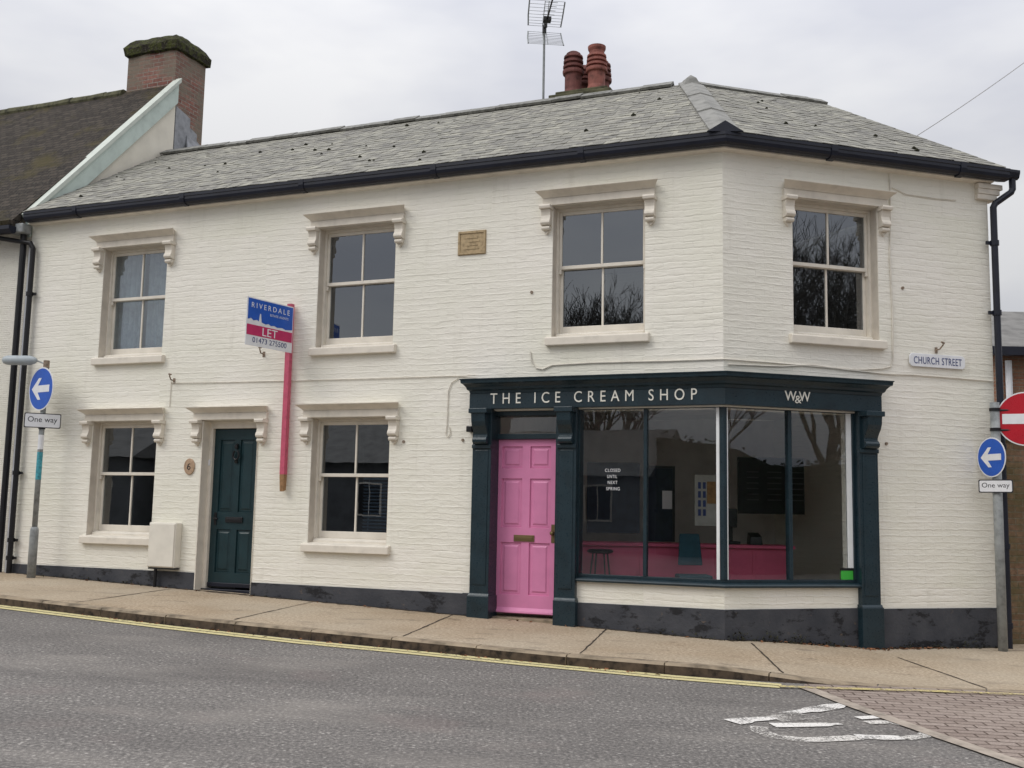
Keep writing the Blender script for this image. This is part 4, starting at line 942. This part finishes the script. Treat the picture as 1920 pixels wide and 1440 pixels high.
S1 = thing('sign_post', p0, 'grey post with blue arrow disc, One way plate and lamp, beside two black drainpipes', 'road sign')
def ax(z): return Vector((p0.x, p0.y, z+H))
part('pole', GREYM, S1, lambda b: [b.tube([ax(-1.1), ax(-.40), ax(-.36), ax(-.35)], [.058, .058, .050, .038], 14), b.tube([ax(-.36), ax(1.94)], .037, 14)], smooth=True)
part('pole_cap', RUST, S1, lambda b: b.tube([ax(1.86), ax(1.965)], .042, 14))
part('sticker', STICK, S1, lambda b: b.tube([ax(.30), ax(.68)], .0385, 14, False)); part('sticker', SWHITE, S1, lambda b: b.tube([ax(.72), ax(.92)], .0383, 14, False))
nd = Vector((math.cos(R(-126)), math.sin(R(-126)), 0))
disc(S1, facing(-126, ax(1.56)+nd*.05), .305)
np_ = Vector((math.cos(R(-64)), math.sin(R(-64)), 0)); plate(S1, facing(-64, ax(1.115)+np_*.06), .47, .205)
part('bracket', BLACK, S1, lambda b: [b.tube([ax(z), ax(z+.035)], .047, 14) for z in (1.36, 1.70, 1.0, 1.18)])
def lamp(b):
    l = dA*.75+nA*.25; l.normalize(); a = ax(1.965)+l*.14; c = a+l*.50
    b.tube([a, a+l*.03, a+l*.10, c-l*.08, c-l*.02, c], [.02, .045, .068, .068, .05, .02], 14)
LP = part('sign_lamp', LAMPG, S1, lamp, smooth=True)
part('lamp_arm', GREYM, S1, lambda b: b.tube([ax(1.90), ax(1.93)+dA*.05+nA*.02, ax(1.95)+dA*.10+nA*.03, ax(1.965)+dA*.15+nA*.05], .011, 8))
p1 = FB(3.342, .25, -1.56)
S2 = thing('sign_post', p1, 'grey post with red no entry disc, smaller blue arrow disc and One way plate', 'road sign')
def bx2(z): return Vector((p1.x-.0, p1.y, z+H))
part('pole', GREYM, S2, lambda b: [b.tube([bx2(-1.6), bx2(1.35)], .052, 16)], smooth=True)
nb = Vector((math.cos(R(-162)), math.sin(R(-162)), 0)); nb2 = Vector((math.cos(R(-116)), math.sin(R(-116)), 0))
disc(S2, facing(-164, bx2(.715)+nb*.065), .228)
pl_n = Vector((math.cos(R(-128)), math.sin(R(-128)), 0)); plate(S2, facing(-128, bx2(.385)+pl_n*.07), .37, .15)
FN = facing(-112, bx2(1.158)+Vector((math.cos(R(-112)), math.sin(R(-112)), 0))*.19+Vector((.375, .07, 0)))
part('no_entry_disc', SWHITE, S2, lambda b: b.plate(FN, circ(.31), 0, .006)); part('red_face', RED, S2, lambda b: b.plate(FN, circ(.296), .0062, .0085)); part('white_bar', SWHITE, S2, lambda b: b.box(FN, -.245, .245, .0087, .011, -.058, .058))
part('bracket', BLACK, S2, lambda b: [b.tube([bx2(z), bx2(z+.035)], .060, 14) for z in (.60, .80, .40, 1.02, 1.25)]+[b.tube([bx2(z), FN(.05, -.02, z-1.158)], .014, 8) for z in (1.03, 1.26)]+[b.box(FN, -.1, .1, -.03, -.001, z-1.158-.015, z-1.158+.015) for z in (1.03, 1.26)])

# ------------------------------------------------------------------ aerial and overhead wire
am = FA(3.29, -3.02, 5.7)
AE = thing('tv_aerial', am, 'rooftop television aerial with two wire-mesh reflector panels on a thin mast', 'aerial')
part('mast', GREYM, AE, lambda b: b.tube([am, am+Z*1.72], .018, 8)); 
hub = am+Z*1.66; fw = Vector((.10, -1, .04)).normalized(); sd = Vector((1, .1, 0)).normalized()
part('boom', BLACK, AE, lambda b: [b.tube([hub-fw*.12, hub+fw*1.1], .013, 8), b.tube([hub-Z*.06, hub+Z*.06], .032, 8), b.box(lambda x, y, z: hub+fw*(.30+y)+sd*x+Z*z, -.06, .06, -.05, .05, -.03, .03), b.tube([hub+fw*.12-Z*.03, hub+fw*.12+Z*.05], .03, 8)])
for sgn in (1, -1):
    fk = .30 if sgn > 0 else .22; zk = .25 if sgn > 0 else .30
    def panel(b):
        for x in (-.265, .265): b.tube([hub+sd*x*.95+Z*sgn*.05, hub+sd*x+Z*sgn*(.05+zk*.45)+fw*.33*fk, hub+sd*x*1.02+Z*sgn*(.05+zk)+fw*fk], .011, 6)
        for k in range(9):
            f = k/8; p = hub+Z*sgn*(.05+zk*f)+fw*(fk*f**1.4); b.tube([p-sd*.265, p+sd*.265], .0035, 4)
        for x in (-.03, .03): b.tube([hub+sd*x+Z*sgn*.05, hub+sd*x+Z*sgn*(.05+zk)+fw*fk], .006, 5)
    part('reflector', GREYM, AE, panel)
part('director', GREYM, AE, lambda b: [b.tube([hub+fw*(.45+.12*k)-sd*.09, hub+fw*(.45+.12*k)+sd*.09], .005, 5) for k in range(6)])
def ray_pt(px, py, y):
    d = rt*((px-960)/1975) - up*((py-720)/1975) + fwd; t = y/d.y; return Vector((0, 0, H))+d*t
b = MB(); a0, a1 = Vector((5.55, 15.2, 6.72)), Vector((13.2, 19.0, 13.1))
b.tube([a0+(a1-a0)*f-Z*.25*4*f*(1-f) for f in [i/16 for i in range(17)]], .007, 6)
OW = tag(b.build('overhead_wire', RUBBER), 'thin overhead telephone wire rising to the right from behind the slate roof', 'wire')

# ------------------------------------------------------------------ the older cottage next door
CT = thing('cottage', FA(13.5, 0, -1.1), 'older cream cottage next door with a steep dark mossy roof and brick chimney', 'house')
part('wall', REND, CT, lambda b: [b.box(FA, 10.24, 18, -5.8, -.02, -1.9, 4.05)])
part('gable_wall', PLASTER, CT, lambda b: b.plate(lambda x, y, z: FA(y, x, z), [(-.02, 4.06), (-.02, 4.20), (-3.0, 7.30), (-3.0, 4.06)], 10.27, 10.5))
CR = part('roof', PTILE, CT, lambda b: [b.hexa([FA(10.3, .24, 3.98), FA(18, .24, 3.98), FA(18, -2.95, 7.30), FA(10.3, -2.95, 7.30)], [FA(10.3, .28, 4.08), FA(18, .28, 4.08), FA(18, -2.95, 7.42), FA(10.3, -2.95, 7.42)]), b.face([FA(10.3, -2.95, 7.42), FA(18, -2.95, 7.42), FA(18, -5.9, 4.2), FA(10.3, -5.9, 4.2)])])
part('ridge_tiles', MOSSCAP, CR, lambda b: [b.tube([FA(11.4+.4*k, -2.95, 7.36+random.uniform(-.012, .012)), FA(11.79+.4*k, -2.95, 7.36+random.uniform(-.012, .012))], .11, 10) for k in range(16)])
def barge(b):
    dz = Vector((-.0, 0)); q = [(.10, 4.20), (-3.0, 7.50), (-3.0, 7.08), (.02, 3.87+.0)]
    b.plate(lambda x, y, z: FA(y, x, z), q, 10.215, 10.265)
part('bargeboard', GREENB, CT, barge, bevel=.004)
part('verge_capping', paint('pale_verge_paint', (.52, .56, .50), .6, .06, 6), CT, lambda b: b.plate(lambda x, y, z: FA(y, x, z), [(.13, 4.20), (-3.02, 7.55), (-3.02, 7.47), (.09, 4.155)], 10.18, 10.34))
CC = part('chimney', BRICK, CT, lambda b: b.box(FA, 10.30, 11.39, -3.79, -2.98, 5.2, 8.12))
def roughcap(b):
    zz = [8.08, 8.10, 8.24, 8.27, 8.36, 8.43, 8.47]; ex = [.01, .055, .065, .045, -.01, -.08, -.19]
    rings = []
    for z, e in zip(zz, ex):
        x0, x1, o0, o1 = 10.30-e, 11.39+e, -3.79-e, -2.98+e; r = []
        for k in range(40):
            f = k/10; i = int(f); t = f-i
            u, o = [(x0+(x1-x0)*t, o1), (x1, o1+(o0-o1)*t), (x1+(x0-x1)*t, o0), (x0, o0+(o1-o0)*t)][i]
            q = FA(u, o, z); nn = mnoise.noise_vector(q*4.5)*.022+mnoise.noise_vector(q*15)*.018; r.append(q+nn)
        rings.append(r)
    b.loops(rings)
part('chimney_cap', MOSSROUGH, CC, roughcap)
part('lead_flashing', LEAD, CC, lambda b: [b.plate(lambda x, y, z: FA(y, x, z), [(-3.03, 6.05), (-3.03, 7.05), (-3.42, 6.95), (-3.42, 6.78), (-3.62, 6.72), (-3.62, 6.60), (-3.95, 6.45), (-4.02, 5.9)], 10.275, 10.298)])
part('lead_apron', LEAD, CC, lambda b: b.hexa([FA(10.29, -3.35, 6.62), FA(10.29, -4.0, 6.45), FA(10.10, -4.0, 5.7), FA(10.10, -3.2, 5.9)], [FA(10.27, -3.35, 6.62), FA(10.27, -4.0, 6.45), FA(10.07, -4.0, 5.7), FA(10.07, -3.2, 5.9)]))
part('gutter', NAVY2, CT, lambda b: b.prism(FA, [(.20, 3.93), (.24, 3.88), (.31, 3.88), (.35, 3.93), (.35, 3.985), (.20, 3.985)], 10.28, 18))
part('hopper', GREYM, CT, lambda b: b.box(FA, 10.16, 10.42, .04, .22, 3.90, 4.04), bevel=.02)
def dp1(b):
    b.tube([FA(10.70, .27, 3.9), FA(10.60, .22, 3.84), FA(10.12, .09, 3.76), FA(10.075, .075, 3.68), FA(10.075, .075, -1.05)], .037, 12)
    for z in (3.0, .4, -.55, -.80): b.tube([FA(10.075, .075, z-.03), FA(10.075, .075, z+.03)], .05, 12); b.box(FA, 9.98, 10.075, .04, .065, z-.018, z+.018)
part('downpipe', BLACK, CT, dp1)
part('downpipe', BLACK, CT, lambda b: b.tube([FA(10.27, .085, 3.92), FA(10.265, .08, 3.72), FA(10.265, .08, -1.05)], .045, 12))
part('corner_strip', SWHITE, CT, lambda b: b.box(FA, 10.15, 10.205, .0, .03, -1.1, 3.8))

# ------------------------------------------------------------------ beyond the right-hand end
GW = thing('garden_wall', FB(7.5, -.3, -1.6), 'mossy brown brick wall running on past the right-hand drainpipe', 'wall')
part('brickwork', MOSSB, GW, lambda b: b.box(FBm, -13, -3.75, -.55, -.22, -2.2, .95)); part('coping', MOSSCAP, GW, lambda b: b.box(FBm, -13, -3.74, -.58, -.19, .95, 1.04), bevel=.02)
BH = thing('brick_house', (14, 22.5, 0), 'brown brick house with grey roof and white pipe beyond the right-hand end', 'house')
part('wall', BRICKR, BH, lambda b: b.box(W3, 10.25, 22, 22, 29, -1.5, 4.85))
part('roof', FARROOF, BH, lambda b: b.prism(lambda x, y, z: W3(x, y, z), [(21.7, 4.86), (25.5, 6.42), (29.3, 4.86)], 9.9, 22.4))
part('gutter', NAVY2, BH, lambda b: b.box(W3, 9.85, 22.4, 21.55, 21.75, 4.72, 4.9)); part('downpipe', SWHITE, BH, lambda b: b.tube([(10.42, 21.9, 4.65), (10.42, 21.9, -1)], .07, 8))

# dead leaves gathered along the plinth
b = MB()
for k in range(230):
    if k < 120: v = random.betavariate(3, 2)*2.9+.1; o = .03+abs(random.gauss(0, .05))+(.07 if 1.6 < v < 1.95 else 0); p = FB(v, o, 0)
    elif k < 150: p = FA(random.uniform(.1, 9), .04+abs(random.gauss(0, .05)), 0)
    else: u = random.uniform(.2, 7); p = FA(u, kerb_o(u)+.02+abs(random.gauss(0, .03)), 0)
    u, o = a_uo(p); p.z = H+(pave_z(u, o) if k < 150 else road_z(u, o))+.006
    a = random.uniform(0, 6.3); s = random.uniform(.012, .036); d1 = Vector((math.cos(a), math.sin(a), random.uniform(-.1, .5)))*s; d2 = Vector((-math.sin(a), math.cos(a), random.uniform(0, .7)))*s*.6
    b.face([p-d1, p+d2+Z*.004, p+d1, p-d2+Z*.004])
tag(b.build('fallen_leaves', LEAF), 'dead brown leaves lying along the foot of the plinth and kerb', 'leaves', kind='stuff')

# weeds and damp rubbish at the foot of the corner
b = MB(); rw = random.Random(9)
for F, c, sp, ht, n in ((FB, .16, .09, .16, 60), (FB, .50, .10, .13, 60), (FB, .86, .13, .11, 80), (FB, 1.30, .16, .07, 60), (FB, 2.25, .12, .07, 40), (FB, 2.62, .10, .10, 45), (FB, 3.15, .16, .12, 60), (FA, .45, .25, .05, 40), (FA, 8.9, .35, .07, 50), (FA, 7.9, .3, .06, 40), (FA, 5.6, .25, .04, 25)):
    for k in range(n):
        x = c+rw.gauss(0, sp); o = .03+abs(rw.gauss(0, .025)); p = F(x, o, 0); u, oo = a_uo(p); p.z = H+pave_z(u, oo)+.005+abs(rw.gauss(0, .5))*ht*max(0, 1-abs(x-c)/(2.2*sp))
        a = rw.uniform(0, 6.3); q = rw.uniform(.008, .02); d1 = Vector((math.cos(a), math.sin(a), rw.uniform(-.5, 1.2)))*q; d2 = Vector((-math.sin(a), math.cos(a), rw.uniform(-.4, .8)))*q*.6
        b.face([p-d1, p+d2, p+d1, p-d2])
tag(b.build('weeds', MOSS), 'low dark weeds and moss along the foot of the charcoal plinth', 'weeds', kind='stuff')
# blind inside the window beside the letting board
b = MB()
for k in range(17): b.hexa([FA(4.13, -.31, -.385+.043*k), FA(4.60, -.31, -.385+.043*k), FA(4.60, -.275, -.365+.043*k), FA(4.13, -.275, -.365+.043*k)], [FA(4.13, -.31, -.381+.043*k), FA(4.60, -.31, -.381+.043*k), FA(4.60, -.275, -.361+.043*k), FA(4.13, -.275, -.361+.043*k)])
b.box(FA, 4.13, 4.60, -.31, -.275, .35, .38); b.box(FA, 4.2, 4.21, -.294, -.291, -.385, .36); b.box(FA, 4.52, 4.53, -.294, -.291, -.385, .36)
tag(b.build('window_blind', paint('blue_grey_blind', (.16, .23, .32), .6, .1, 9)), 'blue-grey slatted blind in the lower sash right of the pink post', 'blind')

# ------------------------------------------------------------------ across the street (seen in the windows)
GREYR = paint('grey_render', (.20, .205, .21), .9, .15, 2); GREYR2 = paint('dark_grey_render', (.12, .125, .13), .9, .2, 2)
def bare_tree(x, y, z, h, seed, label):
    rnd = random.Random(seed); t = thing('bare_tree', (x, y, z), label, 'tree', 'bare winter trees across the street')
    tr = MB(); cr_ = MB(); base = Vector((x, y, z))
    def limb(mb, p, d, ln, r, depth):
        n = 3; pts = [p]; rs = [r]
        for k in range(n):
            d = (d+Vector((rnd.uniform(-.16, .16), rnd.uniform(-.16, .16), rnd.uniform(-.05, .12)))).normalized(); pts.append(pts[-1]+d*ln/n); rs.append(r*(1-.45*(k+1)/n))
        mb.tube(pts, rs, 7 if depth > 4 else 4 if depth > 2 else 3, False)
        if depth == 0: return
        for k in range(rnd.randint(3, 4) if depth < 4 else 4):
            f = rnd.uniform(.45, 1.0); q = pts[min(n, int(f*n+.5))]
            nd_ = (d*.8+Vector((rnd.uniform(-.75, .75), rnd.uniform(-.75, .75), rnd.uniform(-.1, .65)))).normalized()
            limb(cr_, q, nd_, ln*rnd.uniform(.60, .80), max(r*.55, .011), depth-1)
    limb(tr, base, Vector((rnd.uniform(-.05, .05), rnd.uniform(-.05, .05), 1)), h*.30, h*.013, 6)
    tr.build('trunk', BARK, t, smooth=True); cr_.build('crown', BARK, t)
for i, (F, u, o, h) in enumerate([(FB, 17.5, 25, 18), (FB, 21, 27, 19), (FB, 24.5, 30, 19), (FB, 14.0, 28, 17), (FA, 10.3, 30, 15), (FA, 12.6, 33, 16)]):
    p = F(u, o, -2.0)
    bare_tree(p.x, p.y, -.7, h, 11+i, ['tall bare tree, nearest of those reflected in the side-street upper window', 'bare tree behind the nearest one across the side street', 'bare tree farthest along the side street', 'bare tree opposite the shop corner', 'bare tree rising behind the low grey house opposite', 'farther bare tree behind the low grey house opposite'][i])
def opp(name, u0, u1, o0, ez, rz, mat, label):
    t = thing(name, FA((u0+u1)/2, o0, -1.6), label, 'house', 'houses across the street'); om = o0+3.6
    part('wall', mat, t, lambda b: b.box(FA, u0, u1, o0, o0+7.2, -2.6, ez)); part('roof', FARROOF, t, lambda b: b.prism(FA, [(o0-.3, ez), (o0+7.5, ez), (om, rz)], u0-.2, u1+.2))
    for k in range(int((u1-u0)/2.6)):
        x = u0+1.1+2.6*k
        w2 = part('window', SASH, t, lambda b: b.box(FA, x, x+1, o0-.04, o0+.02, -.3, .9)); part('pane', BOARDB, w2, lambda b: [b.box(FA, x+.06, x+.48, o0-.05, o0-.041, -.24, .84), b.box(FA, x+.52, x+.94, o0-.05, o0-.041, -.24, .84)])
opp('opposite_house', 6.7, 14.5, 22, 1.2, 3.0, GREYR, 'low grey rendered house straight across the street')
opp('opposite_house', 15.2, 26, 21.5, 1.6, 3.6, GREYR2, 'darker grey house across the street, left of the low grey one')
opp('opposite_house', 27, 42, 21, 1.8, 4.0, GREYR2, 'long dark grey house far along the opposite side')
rh = random.Random(5)
def hedge(F, x0, x1, o0, topf, n, label):
    b = MB(); m = int((x1-x0)/1.2)
    for i in range(m):
        xa, xb = x0+(x1-x0)*i/m, x0+(x1-x0)*(i+1)/m; ta, tb = topf(xa)-.12, topf(xb)-.12
        b.hexa([F(xa, o0+.2, -2.6), F(xb, o0+.2, -2.6), F(xb, o0+1.6, -2.6), F(xa, o0+1.6, -2.6)], [F(xa, o0+.25, ta), F(xb, o0+.25, tb), F(xb, o0+1.5, tb), F(xa, o0+1.5, ta)])
    for k in range(n):
        x = rh.uniform(x0, x1); top = topf(x); z = rh.uniform(-2.4, top+.05); o = o0+rh.choice((rh.uniform(0, .3), rh.uniform(0, 1.8) if z > top-.3 else rh.uniform(0, .3)))
        p = F(x, o, z); a = rh.uniform(0, 6.3); s = rh.uniform(.05, .10)
        d1 = Vector((math.cos(a), math.sin(a), rh.uniform(-.6, .6)))*s; d2 = Vector((-math.sin(a), math.cos(a), rh.uniform(-.9, .9)))*s*.7
        b.face([p-d1, p+d2, p+d1, p-d2])
    tag(b.build('hedge', HEDGE), label, 'hedge')
hedge(FA, -14, 6.4, 22, lambda u: 1.3+.7*mnoise.noise((u*.35, 3.1, 0))+(1.3 if 2.5 < u < 6.4 else 0), 7000, 'dark evergreen hedge along the far side of the main street')
hedge(FB, 2, 34, 21, lambda v: 2.0+.7*mnoise.noise((v*.4, 7.7, 0)), 9000, 'taller evergreen hedge below the big bare trees')
